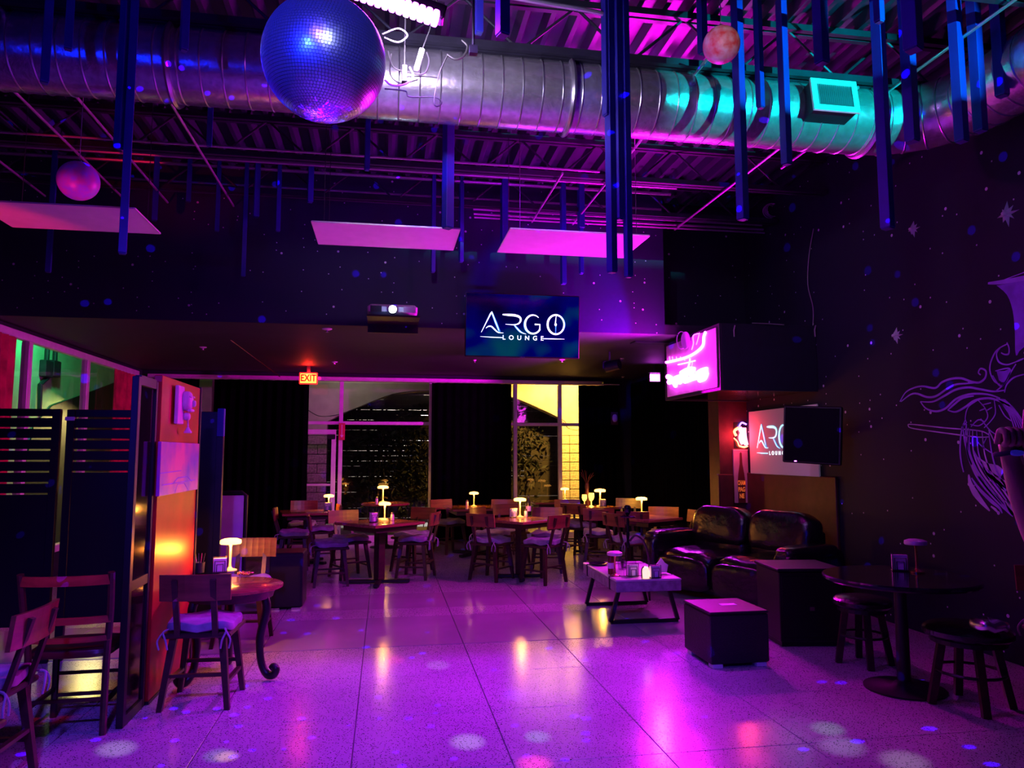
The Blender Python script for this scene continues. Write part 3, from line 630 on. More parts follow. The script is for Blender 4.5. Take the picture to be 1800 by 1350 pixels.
# ------------------------------------------------------------------ hanging bars: (left px, right px, bottom px y, yaw, phrase)
BARS = [(71, 85, 147, .5, 'ending on the duct at far left'), (115, 124, 88, .4, 'short, near the top left corner'), (201, 216, 262, -.4, 'ending just below the duct at left'),
 (208, 222, 447, .3, 'long, over the end of the left pink panel'), (315, 331, 90, .5, 'short, left of the disco ball'), (79, 90, 479, .2, 'very long, crossing the left pink panel'),
 (265, 277, 388, .4, 'hanging right of the left pink panel'), (326, 336, 355, .3, 'below the duct, left of the ball'), (363, 372, 257, .2, 'small, just under the duct left of the ball'),
 (444, 456, 382, .4, 'below and left of the ball'), (484, 493, 407, .2, 'slim, with a bright tip left of the pink panel'), (539, 551, 356, .3, 'directly below the disco ball'),
 (377, 385, 407, .3, 'thin, between left panel and disco ball'), (424, 431, 486, .2, 'faint and long, low on the star wall'),
 (777, 797, 402, .5, 'bright blue, before the middle pink panel'), (757, 765, 479, .2, 'dark, crossing the middle pink panel'), (806, 815, 461, .3, 'thin, at the right end of the middle pink panel'),
 (775, 783, 428, .1, 'thin, in front of the middle pink panel'), (879, 893, 443, .2, 'between the two pink panels'), (834, 850, 60, .2, 'short, grey, beside the lamp bar'), (871, 896, 64, .35, 'short, bright blue, right of the lamp bar'),
 (1067, 1085, 480, .5, 'brightest and longest, crossing the right pink panel'), (1080, 1097, 387, .55, 'second of the tight trio on the right panel'), (1098, 1112, 488, .3, 'dark, third of the tight trio on the right panel'),
 (1059, 1078, 205, .3, 'short, overlapping the duct at the tight trio'), (985, 996, 500, .2, 'dark, crossing the left part of the right pink panel'), (1015, 1028, 402, .2, 'ending at the top of the right pink panel'), (1018, 1026, 482, .2, 'small, beneath the right pink panel'),
 (1227, 1244, 95, .3, 'short, touching the red globe'), (1296, 1316, 387, .4, 'long, right of the red globe'), (1330, 1344, 191, .4, 'ending on the duct right of the globe'), (1374, 1392, 290, .3, 'left of the air register'),
 (1433, 1457, 113, .3, 'short, above the air register'), (1549, 1572, 403, .45, 'long and dark, right of the air register'), (1590, 1622, 90, .45, 'broad, near the top right'), (1592, 1616, 250, .35, 'broad, hanging over the duct elbow'),
 (1680, 1702, 250, .3, 'reaching the bottom of the duct elbow'), (1713, 1735, 232, .25, 'with a bright pool beside it on the elbow'), (1751, 1773, 170, .3, 'rightmost, near the frame edge'), (1386, 1397, 503, .2, 'faint, against the dark right recess'), (1540, 1552, 40, .3, 'stub at the top edge, right side'), (640, 650, 300, .2, 'dim, hidden behind the duct right of the ball')]
FRONT = {71, 115, 201, 208, 315, 834, 871, 1067, 1080, 1098, 1059, 1227, 1296, 1330, 1374, 1433, 1549, 1590, 1592, 1680, 1713, 1751, 1540}
for xa, xb, yb, rz, ph in BARS:
    wpx = xb-xa; wd = 0.056
    Yb = min(max(wd*1.28*1300/wpx, 2.9), 4.6) if xa in FRONT else min(max(0.07*1.28*1300/wpx, YD+RD+0.12), 8.3)
    p = at_Y((xa+xb)/2, yb, Yb)
    if p.z > 4.5: Yb *= 2.6/(p.z-EYE); p = at_Y((xa+xb)/2, yb, Yb)
    wd = min(0.075, max(0.045, wpx*(p-O).dot(FW)/1300/1.28))
    b_ = thing('hanging_bar', 'hanging blue bar, '+ph, 'hanging bar', p, rz, 'blue bars hanging from the ceiling')
    H = 4.83-p.z
    MB().b6(-wd/2, wd/2, -wd/2, wd/2, 0.008, H, 0.003).build('bar', 'bar_lit_blue', b_)
    MB().b6(-wd/2+0.005, wd/2-0.005, -wd/2+0.005, wd/2-0.005, 0.0, 0.012).build('end_cap', 'bar_end', b_)
    MB().cyl((0, 0, H), (0, 0, H+0.09), 0.004, n=6).build('hook_wire', 'steel_dark', b_)
# ------------------------------------------------------------------ hanging pink-lit ceiling panels
def panel(corners, z, label):
    a = [at_Z(px, py, z) for px, py in corners]; x0, x1 = a[0].x, a[1].x; y0 = (a[0].y+a[1].y)/2; y1 = (a[2].y+a[3].y)/2
    g = thing('ceiling_panel', label, 'ceiling panel', ((x0+x1)/2, (y0+y1)/2, z), 0, 'hanging white ceiling panels')
    hx, hy = abs(x1-x0)/2, abs(y1-y0)/2
    MB().b6(-hx, hx, -hy, hy, 0.001, 0.010, 0.002).build('board', 'panel_white', g)
    e_ = MB()
    for s_ in (-1, 1): e_.b6(-hx, hx, s_*hy-0.006, s_*hy+0.006, 0, 0.012); e_.b6(s_*hx-0.006, s_*hx+0.006, -hy, hy, 0, 0.012)
    e_.build('edge_trim', 'frame_alu', g)
    for sx in (-1, 1):
        for sy in (-1, 1): MB().cyl((sx*hx*.85, sy*hy*.8, 0.010), (sx*hx*.85, sy*hy*.8, ZD-z), 0.003, n=5).build('wire', 'steel_dark', g)
panel([(548, 390), (808, 404), (565, 428), (800, 442)], 3.5, 'pink-lit white panel hanging in the middle above the projector')
panel([(897, 404), (1143, 414), (888, 446), (1112, 453)], 3.5, 'brightest magenta-lit panel hanging above the television')
panel([(-60, 349), (240, 371), (-60, 398), (276, 409)], 3.5, 'dim red and purple lit panel hanging at the far left')
# ------------------------------------------------------------------ led bar lamp with cables
lb = thing('led_bar_lamp', 'glaring violet-white LED bar lamp beside the disco ball', 'lamp', at_Y(700, 6, 4.0))
a0, a1 = at_Y(610, -22, 4.0), at_Y(772, 33, 4.0); dv = (a1-a0); ln = dv.length
R = dv.to_track_quat('X', 'Z').to_matrix(); c0 = (a0+a1)/2-lb.location
MB().box(c0+R @ Vector((0, 0.03, 0.045)), (ln+0.05, 0.09, 0.09), R, 0.01).build('housing', 'plastic_black', lb)
nL = 13
l0 = MB().pillow((0, 0, 0), (ln/nL*1.02, 0.08, 0.085), 0.6, None, 12, 8)
me_l = l0.mesh('lens', True); me_l.materials.append(M['led_bar'])
for i in range(nL):
    o = bpy.data.objects.new('lens', me_l); C.objects.link(o); o.parent = lb; o.location = c0+R @ Vector((-ln/2+(i+.5)*ln/nL, -0.01, -0.01)); o.rotation_euler = R.to_euler()
MB().b6(c0.x-0.02, c0.x+0.02, 0.03, 0.06, 0.08, 4.85-lb.location.z).build('bracket', 'steel_dark', lb)
lamp('led_bar_beam', 'AREA', (a0+a1)/2+Vector((0.02, -0.03, -0.09)), (a0+a1)/2+Vector((0.25, -0.35, -1)), (0.42, 0.02, 1.0), 40, ln, 0.1)
lamp('led_bar_spill', 'SPOT', (a0+a1)/2+Vector((0.05, 0.0, -0.1)), at_Y(860, 165, YD), (0.80, 0.65, 1.0), 150, 0.08, angle=110, blend=0.7)
for i, (pts, r, mt, ph) in enumerate((
  ([(672, 60), (700, 50), (716, 62), (700, 74), (676, 66)], .004, 'cable_white', 'white cable looping right beside the disco ball'),
  ([(676, 140), (690, 150), (712, 148), (726, 134), (720, 118)], .005, 'cable_white', 'thick white cable curve in front of the duct'),
  ([(682, 90), (692, 118), (716, 126), (744, 130), (754, 110), (750, 92)], .004, 'cable', 'black cable loop hanging from the lamp bar'),
  ([(676, 156), (712, 160), (720, 170), (764, 171), (776, 180), (768, 187), (763, 176), (772, 130), (786, 98)], .0035, 'cable', 'long black cable ending in a small loop on the duct'),
  ([(688, 95), (686, 130), (704, 146), (735, 140)], .004, 'cable', 'black cable hugging the side of the ball'),
  ([(706, 136), (740, 134), (772, 137)], .0035, 'cable', 'short black lead lying across the duct'),
  ([(786, 96), (800, 104), (815, 98), (822, 82), (812, 70)], .006, 'cable', 'coil of dark cable under the lamp hanger'))):
    tag(MB().tube(bez([at_Y(a, b, 4.25+0.02*i) for a, b in pts], 7), r*1.25, 6).build('cable', mt), ph, 'cable', 'cables under the ceiling')
# bracket post and box by the lamp
tag(MB().b6(-0.024, 0.024, -0.02, 0.02, -0.02, 0.03).tube([(0, 0, 0.02), (0, 0, 1.3)], 0.008).build('lamp_hanger', 'steel_dark', None, False, at_Y(832, 90, 4.15)), 'dark lamp hanger post right of the LED bar', 'hanger')
hb = thing('cable_box', 'small black junction box dangling among the cables', 'box', at_Y(711, 130, 4.3))
MB().box((0, 0, 0), (0.035, 0.03, 0.11), None, 0.005).build('body', 'plastic_black', hb); MB().cyl((0, 0, 0.05), (0.0, 0, 0.5), 0.004, n=6).build('lead', 'cable', hb)
tp = thing('power_strip', 'pale tilted power strip hanging among the cables', 'power strip', at_Y(737, 105, 4.28)); tp.rotation_euler = (0, 0.25, 0)
MB().box((0, 0, 0), (0.032, 0.02, 0.15), None, 0.005).build('body', 'white_paint', tp); MB().tube([(0, 0, 0.07), (0.01, 0, 0.2), (0.0, 0, 0.45)], 0.004, 6).build('lead', 'cable', tp)
# coiled cable hung on the right conduits
cc = at_Y(1352, 372, 8.45); mb = MB()
for k in range(4): mb.tube([cc+Vector((0.085*math.cos(t)+0.008*k, -0.02*k, 0.085*math.sin(t)+0.01*math.sin(k))) for t in [2*PI*i/20 for i in range(20)]], 0.006, 5, True)
tag(mb.build('cable_coil', 'cable_white'), 'coil of pale cable hung high on the right conduits', 'cable')
tag(MB().tube(bez([at_X(1430, 402, XR-0.02), at_X(1422, 450, XR-0.02), at_X(1420, 500, XR-0.02), at_X(1429, 540, XR-0.02), at_X(1429, 572, XR-0.02)], 5), 0.005, 5).build('hanging_wire', 'cable_white'), 'thin pale wire hanging down the dark right wall', 'cable')
# ------------------------------------------------------------------ signs and screens on the upper wall
tl, br = at_Y(818, 514, YS-0.1), at_Y(1019, 631, YS-0.1); tw, th_ = br.x-tl.x, tl.z-br.z
tv = thing('television', 'wall television showing the ARGO LOUNGE logo on blue', 'television', ((tl.x+br.x)/2, YS-0.1, (tl.z+br.z)/2))
tv.rotation_euler = (math.radians(5), 0, 0)
MB().b6(-tw/2, tw/2, 0.0, 0.05, -th_/2, th_/2, 0.008).build('casing', 'plastic_black', tv)
MB().b6(-tw/2+0.012, tw/2-0.012, -0.003, 0.0, -th_/2+0.018, th_/2-0.012).build('screen', 'tv_picture', tv)
MB().b6(-0.05, 0.05, 0.05, 0.095, -0.15, 0.15).build('mount', 'steel_dark', tv)
MB().b6(-0.03, 0.03, -0.006, -0.003, -th_/2+0.004, -th_/2+0.011).build('badge', 'silver', tv)
def argo(parent, sc, put, cut=None, hot='logo_white', cool='logo_cyan', halo=None):
    """the ARGO wordmark drawn with tapering strokes; put(u,v) places unit coordinates in the parent's plane"""
    def st(name, pts, wd, mt, lift=0.0):
        mb = MB(); P = [put(u, v, lift) for u, v in pts]
        ribbon(mb, P, [q*sc for q in wd], put.nrm, 0.0015*sc/0.7 if sc > .3 else 0.0015); return mb.build(name, mt, parent)
    cv = lambda pts, n=8: [(p.x, p.y) for p in bez([(a, b, 0) for a, b in pts], n)]
    arc = lambda cx, cy, rx, ry, a0, a1, n=22: [(cx+rx*math.cos(math.radians(a0+(a1-a0)*i/n)), cy+ry*math.sin(math.radians(a0+(a1-a0)*i/n))) for i in range(n+1)]
    # unit frame: full word spans u -0.5..0.5, v 0..0.23
    L_ = []
    L_.append(('letter_a', [([(-0.488, 0.005), (-0.378, 0.215)], [.006, .017], hot), ([(-0.372, 0.225), (-0.32, 0.11), (-0.275, 0.012)], [.018, .028, .022], cool), ([(-0.372, 0.228), (-0.33, 0.13), (-0.285, 0.03)], [.012, .012, .006], hot), (cv([(-0.435, 0.05), (-0.405, 0.07), (-0.37, 0.068), (-0.33, 0.035), (-0.29, 0.008), (-0.23, 0.004)]), [.006, .014, .016, .016, .012, .004], hot)]))
    L_.append(('letter_r', [(cv([(-0.245, 0.20), (-0.17, 0.198), (-0.10, 0.195), (-0.045, 0.178), (-0.032, 0.145), (-0.055, 0.11), (-0.11, 0.095), (-0.21, 0.098)]), [.012, .026, .026, .024, .022, .016, .012, .004], hot), (cv([(-0.11, 0.094), (-0.075, 0.06), (-0.03, 0.02), (0.03, 0.0)]), [.014, .026, .022, .004], cool), (cv([(-0.10, 0.085), (-0.06, 0.045), (-0.02, 0.014), (0.035, -0.002)]), [.006, .012, .01, .003], hot)]))
    L_.append(('letter_g', [(arc(0.115, 0.105, 0.095, 0.1, 48, 330), [.008, .02, .024, .02, .018], hot), (arc(0.108, 0.10, 0.098, 0.096, 110, 270), [.004, .016, .016, .004], cool), ([(0.135, 0.105), (0.195, 0.105), (0.195, 0.045)], [.018, .016, .014], hot)]))
    L_.append(('letter_o', [(arc(0.385, 0.11, 0.098, 0.104, 0, 360, 36), [.016, .02, .024, .02, .016], hot), (arc(0.39, 0.11, 0.102, 0.106, -60, 60), [.004, .014, .004], cool), ([(0.388, 0.206), (0.378, 0.11)], [.006, .014], hot), ([(0.386, 0.11), (0.384, 0.012)], [.014, .005], cool), (arc(0.383, 0.11, 0.008, 0.012, 0, 360, 12), [.012, .012], hot)]))
    L_.append(('rule', [([(-0.5, -0.04), (-0.36, -0.045), (-0.24, -0.046)], [.003, .011, .009], hot)])); L_.append(('rule', [([(0.24, -0.046), (0.36, -0.045), (0.49, -0.045)], [.009, .011, .003], hot)]))
    for nm, strokes in L_:
        mb = {}; first = None
        for pts, wd, mt in strokes:
            pts = [p for p in pts if cut is None or p[0] < cut]
            if len(pts) < 2: continue
            o = st(nm if first is None else 'stroke', pts, wd, mt, 0.001*(0 if mt == cool else 1))
            if first is None: first = o
            elif first.parent is not None and first.parent == parent: o.parent = first if first.parent.parent is None else parent
    return L_
LW = (994-842)/1300*(at_Y(918, 570, YS-0.1)-O).dot(FW)
cx_ = colX(920, YS-0.1)-tv.location.x
def put_tv(u, v, l=0.0): return Vector((cx_+u*LW, -0.005-l, (v-0.085)*LW*1.08-0.0))
put_tv.nrm = (0, -1, 0)
argo(tv, LW, put_tv)
t_ = text_mesh('L O U N G E', 0.075, 0.001, 'logo_white', 'word_lounge', tv, 0.0012, 1.25); t_.location = put_tv(0, -0.045); t_.rotation_euler = (PI/2, 0, 0)
# projector on its shelf
pc = at_Y(690, 548, YS-0.35)
pr = thing('projector', 'white projector with a dazzling lens on the star wall shelf', 'projector', pc)
pw = (733-648)/1300*8.4
MB().box((0, 0, 0), (pw, 0.3, 0.115), None, 0.03).build('case', 'white_paint', pr, True)
MB().cyl((0.0, -0.13, -0.005), (0.0, -0.17, -0.005), 0.05, n=20).build('lens_ring', 'plastic_black', pr)
MB().cyl((0.0, -0.165, -0.005), (0.0, -0.176, -0.005), 0.042, n=20).build('lens', 'proj_lens', pr)
gr = MB().b6(0.12, pw/2-0.03, -0.153, -0.149, -0.035, 0.035); gr.build('grille', 'pale_panel', pr)
MB().b6(-pw/2+0.03, -0.12, -0.153, -0.149, -0.035, 0.035).build('grille', 'grille_dark', pr)
for sx in (-1, 1): MB().cyl((sx*pw*.38, -0.1, -0.075), (sx*pw*.38, -0.1, -0.056), 0.014).build('foot', 'plastic_black', pr)
MB().b6(-0.28, 0.30, -0.2, 0.35, -0.0, 0.018).b6(-0.28, 0.30, 0.30, 0.35, -0.1, 0.0).build('projector_shelf', 'plastic_black', None, False, Vector((pc.x, pc.y, pc.z-0.075-0.018)), label='black shelf carrying the projector', category='shelf')
lamp('projector_spill', 'POINT', pc+Vector((0, -0.2, -0.01)), None, (0.3, 0.5, 1.0), .8, 0.03)
# exit sign
ex = at_Y(542, 665, 12.9)
es = thing('exit_sign', 'glowing red-edged EXIT sign over the black curtain', 'exit sign', ex); es.scale = (.92, .92, .92)
MB().b6(-0.165, 0.165, 0.0, 0.05, -0.11, 0.11, 0.01).build('case', 'exit_red', es)
MB().b6(-0.145, 0.145, -0.006, 0.0, -0.088, 0.088).build('face', 'exit_glow', es)
t_ = text_mesh('EXIT', 0.16, 0.002, 'exit_letter', 'lettering', es, 0.004); t_.location = (0, -0.009, 0); t_.rotation_euler = (PI/2, 0, 0); t_.scale = (0.85, 1.1, 1)
MB().cyl((0.2, -0.02, -0.0), (0.2, 0.03, 0.0), 0.035).build('emergency_lamp', 'white_paint', es); MB().b6(-0.03, 0.03, 0.0, 0.04, 0.11, (ZS-ex.z-0.004)/.92).build('stem', 'steel_dark', es)
lamp('exit_glow_up', 'POINT', ex+Vector((0, -0.10, 0.10)), None, (1.0, 0.012, 0.01), 9, 0.02)
# soffit sprinklers and ceiling speakers
for pxx, pyy, r, ph in ((357, 610, .05, 'above the black curtain at left'), (575, 578, .06, 'near the front edge left of the projector'), (588, 636, .05, 'above the exit sign'), (1096, 575, .03, 'right of the television'), (834, 633, .03, 'under the left corner of the television'), (988, 632, .05, 'under the right corner of the television'), (1095, 662, .03, 'near the small square lamp')):
    p = at_Z(pxx, pyy, ZS-0.004)
    if p.y > YB-0.2 or p.y < YS: p = Vector((colX(pxx, 11), 11, ZS-0.004))
    s_ = thing('sprinkler', 'pale ceiling sprinkler '+ph, 'sprinkler', p, 0, 'sprinklers in the soffit')
    MB().lathe([(r, 0), (r, -0.006), (r*.55, -0.016)], n=16).build('plate', 'white_paint', s_, True); MB().lathe([(0.01, -0.016), (0.008, -0.035), (0.022, -0.037), (0.022, -0.042)], n=10).build('head', 'silver', s_)
# slim pole leaning down from the soffit
tag(MB().cyl(at_Y(405, 597, 9.6), at_Y(492, 662, 13.2), 0.008, n=6).build('ceiling_rod', 'brass'), 'thin orange-lit rod slanting under the soffit near exit sign', 'rod')
# ------------------------------------------------------------------ canopy over the lounge with the neon sign
Yn, Yf = 7.6, 9.24; Xc = colX(1270, Yn); zb, zt = at_Y(1270, 686, Yn).z, at_Y(1270, 568, Yn).z
cn = thing('lounge_canopy', 'dark boxed canopy projecting from the right wall over the sofa', 'canopy', (Xc, Yn, zb))
W_, D_, H_ = XR-Xc-0.005, Yf-Yn, zt-zb
MB().b6(0, 0.03, 0, D_, 0.0, H_, 0.004).build('side_fascia', 'soffit', cn)
MB().b6(0.03, W_, 0, 0.03, 0.0, H_, 0.004).build('front_fascia', 'black_wall', cn)
MB().b6(0.03, W_, D_-0.03, D_, 0.0, H_, 0.004).build('rear_fascia', 'black_wall', cn)
MB().b6(0.03, W_, 0.03, D_-0.03, 0.03, 0.05).build('underside', 'gloss_black', cn)
for i in range(8): y = 0.08+i*(D_-0.16)/8; MB().b6(0.05, W_-0.02, y, y+(D_-0.16)/8-0.012, 0.012, 0.03, 0.003).build('underside_slat', 'gloss_black', cn)
MB().b6(0.03, W_, 0.03, D_-0.03, H_-0.02, H_).build('lid', 'black_wall', cn)
for pxx in (1292, 1434): MB().tube([at_Y(pxx, 572, Yn-.02)-cn.location, at_Y(pxx-2, 580, Yn-.02)-cn.location, at_Y(pxx-1, 592, Yn-.02)-cn.location], .008, 6).build('cable_clip', 'cable_white', cn)
MB().tube([at_Y(1322, 568, Yn-.02)-cn.location, at_Y(1350, 569, Yn-.02)-cn.location, at_Y(1378, 571, Yn-.02)-cn.location], .006, 6).build('front_rod', 'conduit', cn)
# neon on the canopy's side: ship outline, big glowing lettering bar
ns = thing('neon_ship_sign', 'glaring pink neon sign with a sailing ship on the canopy side', 'neon sign', (Xc-0.02, Yn, zb))
def nz(px, py): p = at_X(px, py, Xc-0.02); return p-ns.location
MB().b6(0.008, 0.019, 0.06, D_-0.1, 0.04, H_-0.04, 0.004).build('backing', 'pale_panel', ns)
def neon(name, pts, r, mt): MB().tube(bez([nz(a, b)+Vector((-r*0.4, 0, 0)) for a, b in pts], 6), r, 8).build(name, mt, ns, True)
neon('hull_tube', [(1172, 637), (1186, 634), (1205, 629), (1222, 621), (1236, 608), (1238, 592), (1241, 584)], .017, 'neon_hot')
neon('prow_tube', [(1216, 615), (1219, 604), (1219, 590), (1230, 586)], .006, 'neon_pink')
neon('mast_tube', [(1224, 606), (1227, 596), (1229, 588)], .005, 'neon_pink')
for a in (1178, 1183, 1190, 1197, 1204): neon('oar_tube', [(a, 634), (a-1, 627)], .007, 'neon_pink')
neon('anchor_tube', [(1192, 641), (1206, 638), (1222, 634)], .007, 'neon_hot')
neon('anchor_tube', [(1209, 648), (1212, 638), (1213, 630)], .008, 'neon_hot'); neon('anchor_tube', [(1216, 646), (1218, 634)], .006, 'neon_pink')
neon('sun_ring', [(1198+8*math.cos(t), 598+15*math.sin(t)) for t in [2*PI*i/14 for i in range(15)]], .006, 'neon_purple')
mb = MB(); sun = [nz(1206+7.5*math.cos(t), 598+15*math.sin(t)) for t in [2*PI*i/24 for i in range(24)]]; mb.prism(sun, (-0.012, 0, 0)); mb.build('sun_disc', 'neon_purple', ns)
neon('wave_tube', [(1134, 625), (1145, 622), (1158, 625), (1168, 634)], .005, 'neon_pink') if False else None
# lettering bar: overlapping fat tubes reading as one white blaze
for pts in ([(1176, 662), (1184, 668), (1190, 678)], [(1178, 672), (1192, 664), (1204, 662)], [(1196, 672), (1206, 660), (1214, 652), (1220, 664)], [(1206, 670), (1222, 664), (1238, 660)], [(1226, 664), (1232, 654), (1244, 650)], [(1232, 668), (1240, 664), (1244, 654)], [(1200, 656), (1212, 650), (1222, 650)]):
    neon('letter_tube', pts, .034, 'neon_hot')
lamp('neon_glow', 'AREA', (Xc-0.12, Yn+0.8, zb+0.24), (Xc-2.2, Yn-0.6, zb+0.9), MAG, 340, 0.9, 0.3)
def par_can(loc, aim_, label, col, en, angle, blend=.6, hang=ZD):
    loc = Vector(loc); g = thing('par_can', label, 'lamp', loc, 0, 'par can lamps'); q = (Vector(aim_)-loc).normalized()
    MB().cyl(-q*.16, q*.05, .075, .085, 18).build('can', 'plastic_black', g, True); MB().cyl(q*.051, q*.056, .07, .07, 18).build('gel', 'neon_pink', g)
    MB().b6(-.1, .1, -.012, .012, .06, .075).b6(-.1, -.088, -.012, .012, -.04, .075).b6(.088, .1, -.012, .012, -.04, .075).b6(-.012, .012, -.012, .012, .075, hang-loc.z).build('yoke', 'steel_dark', g)
    lamp('par_beam', 'SPOT', loc+q*.07, aim_, col, en, .06, angle=angle, blend=blend)
par_can((1.6, 6.0, 4.47), (0.6, 6.2, 0), 'magenta par can lamp hidden behind the duct', (0.46, 0.0, 1.0), 950, 72, .75)
par_can((3.2, 10.3, 2.88), (-0.6, 14.0, 2.3), 'added magenta par can under the soffit to light the rear windows', MAG, 650, 66, .6, ZS-.004)  # lamp added to turn the window frames magenta
sw = at_Y(1172, 640, 8.2); lamp('star_wall_wash', 'SPOT', sw, at_Y(1000, 520, YS), (0.26, 0.0, 1.0), 230, .02, angle=62, blend=.35)
lamp('par_spill', 'POINT', (1.95, 5.95, 4.5), None, MAG, 30, .06)
# little square flood lamp beyond the canopy
fc = at_Y(1151, 664, 11.7)
fl_ = thing('flood_lamp', 'small square white floodlight left of the neon sign', 'lamp', fc)
MB().b6(-0.1, 0.1, 0.0, 0.06, -0.075, 0.075, 0.01).build('housing', 'plastic_black', fl_); MB().b6(-0.085, 0.085, -0.012, 0.0, -0.06, 0.06, 0.004).build('face', 'led_white', fl_)
MB().b6(-0.09, 0.09, -0.04, 0.06, 0.078, 0.09).build('visor', 'white_paint', fl_); MB().cyl((0, 0.03, 0.07), (0, 0.03, ZS-fc.z-0.004), 0.012).build('stem', 'steel_dark', fl_)
lamp('flood_beam', 'SPOT', fc+Vector((0, -0.05, 0)), (1.2, 6.2, 0.0), (0.7, 0.02, 1.0), 260, 0.07, angle=60, blend=0.8)
# ------------------------------------------------------------------ pier: red neon figure, champagne print; projection screen; monitor
pn = thing('neon_figure', 'small red and blue neon figure glowing on the pier', 'neon sign', at_Y(1303, 765, 9.28))
def np_(px, py): return at_Y(px, py, 9.27)-pn.location
for nm, pts, r, mt in (('body_tube', [(1306, 780), (1302, 770), (1304, 760), (1300, 752)], .03, 'neon_white'), ('body_tube', [(1312, 782), (1309, 768), (1308, 752)], .028, 'neon_white'), ('arm_tube', [(1294, 766), (1291, 758), (1298, 752)], .018, 'neon_red'), ('base_tube', [(1300, 784), (1308, 786), (1314, 784)], .012, 'neon_red'), ('cap_tube', [(1299, 750), (1304, 743), (1312, 746)], .011, 'neon_blue'), ('outline_tube', [(1290, 770), (1296, 776), (1299, 784)], .008, 'neon_red')):
    MB().tube(bez([np_(a, b) for a, b in pts], 6), r, 8).build(nm, mt, pn, True)
MB().b6(-0.1, 0.1, 0.014, 0.019, -0.17, 0.17).build('backing', 'gloss_black', pn)
lamp('neon_figure_glow', 'POINT', at_Y(1300, 766, 9.1), None, (1.0, 0.03, 0.06), 9, 0.08)
a, b_ = at_Y(1289, 792, 9.27), at_Y(1317, 884, 9.27)
cp = thing('champagne_print', 'tall pink canvas print of a dark champagne bottle on the pier', 'picture', ((a.x+b_.x)/2, 9.27, b_.z))
wp, hp = b_.x-a.x, a.z-b_.z
MB().b6(-wp/2, wp/2, 0, 0.028, 0, hp, 0.003).build('canvas', 'picture_pink', cp)
MB().b6(-wp/2, wp/2, -0.004, 0.03, hp, hp+0.016).build('top_edge', 'white_paint', cp)
bp = [(0.02, 0), (0.052, 0.0), (0.052, hp*.42), (0.042, hp*.56), (0.02, hp*.74), (0.014, hp*.95), (0.0, hp*.97)]
poly = [(x, -0.002, z) for x, z in bp]+[(-x, -0.002, z) for x, z in reversed(bp)]
MB().prism(poly[:], (0, -0.002, 0)).build('bottle_print', 'bottle_dark', cp)
for i, tx in enumerate(('CHAM', 'PAG', 'NE')):
    t_ = text_mesh(tx, 0.062, 0.001, 'champagne_text', 'lettering', cp, 0.002); t_.location = (0, -0.006, hp*(.38-.125*i)); t_.rotation_euler = (PI/2, 0, 0); t_.scale = (0.62 if i == 0 else .85, 1.35, 1)
Xw = XR-0.04
s0, s1 = at_X(1316, 724, Xw), at_X(1316, 832, Xw); s2 = at_X(1440, 838, Xw)
sc = thing('projection_screen', 'grey projection screen showing part of the ARGO logo', 'screen', (Xw, s0.y, s1.z))
SL = s0.y-s2.y; SH = s0.z-s1.z
MB().b6(0.0, 0.02, -SL, 0, 0, SH, 0.004).build('cloth', 'screen_cloth', sc)
yA, yG = at_X(1330, 770, Xw).y, at_X(1372, 770, Xw).y; lw2 = (yA-yG)/0.545
def put_sc(u, v, l=0.0): return Vector((-0.003-l, yA-sc.location.y-(u+0.5)*lw2, (v*1.25)*lw2+SH*.40))
put_sc.nrm = (-1, 0, 0)
argo(sc, lw2, put_sc, None, 'logo_ice')
t_ = text_mesh('L O U N G E', 0.065, 0.001, 'logo_white', 'word_lounge', sc, 0.0012, 1.2); t_.location = put_sc(-0.02, -0.045); t_.rotation_euler = (PI/2, 0, -PI/2)
# black monitor standing in front of the screen on a bracket
mo = thing('wall_monitor', 'black monitor hanging in front of the projection screen', 'monitor', at_X(1428, 768, 4.38), math.radians(-47))
p_ = at_X(1382, 770, 4.35)
hw = 0.29; hz = 0.30
MB().box((0, 0, 0.02), (hw*2, 0.06, hz*2), Matrix.Rotation(0.06, 3, 'Y'), 0.01).build('casing', 'plastic_black', mo)
MB().box((0, -0.032, 0.02), (hw*2-0.04, 0.004, hz*2-0.04), Matrix.Rotation(0.06, 3, 'Y')).build('screen', 'gloss_black', mo)
MB().b6(-0.05, 0.05, 0.03, 0.4, -0.04, 0.04).build('arm', 'steel_dark', mo); MB().b6(-hw*.62, -hw*.55, -0.038, -0.033, -hz+0.045, -hz+0.055).build('led', 'led_white', mo)
# brochure box on the pier foot
tag(MB().b6(0, 0.2, 0, 0.06, 0, 0.62, 0.005).b6(0.02, 0.18, -0.004, 0, 0.03, 0.59).build('menu_board', 'maroon', None, False, (xp0-0.06, 9.22, 0.72)), 'narrow dark red board leaning on the pier beside the sofa', 'board')
# ------------------------------------------------------------------ three silver star ornaments on the right wall
def star3d(px, py, rpx, label):
    c = at_X(px, py, XR); r = rpx/1300*(c-O).dot(FW)*1.25
    s_ = thing('star_ornament', label, 'star ornament', c, 0, 'silver stars on the right wall')
    mb = MB()
    for k in range(8):
        a = PI/4*k; rr = r if k % 2 == 0 else r*.72; u = Vector((0, math.cos(a), math.sin(a))); v = Vector((0, -math.sin(a), math.cos(a)))
        mb.add([v*r*.16, u*rr, -v*r*.16, Vector((-0.05, 0, 0)), u*rr*.1], [(0, 1, 3), (1, 2, 3), (0, 3, 2), (0, 2, 1)])
    mb.build('points', 'white_paint', s_); MB().pillow((-0.03, 0, 0), (0.06, r*.4, r*.4), 1.0, None, 10, 8).build('boss', 'white_paint', s_, True)
    lamp('added_star_pin', 'SPOT', (1.2, 1.0, 4.2), c, (.45, .7, 1.0), 22, .02, angle=math.degrees(2.4*r/4.5), blend=.3)  # spot added to brighten each star
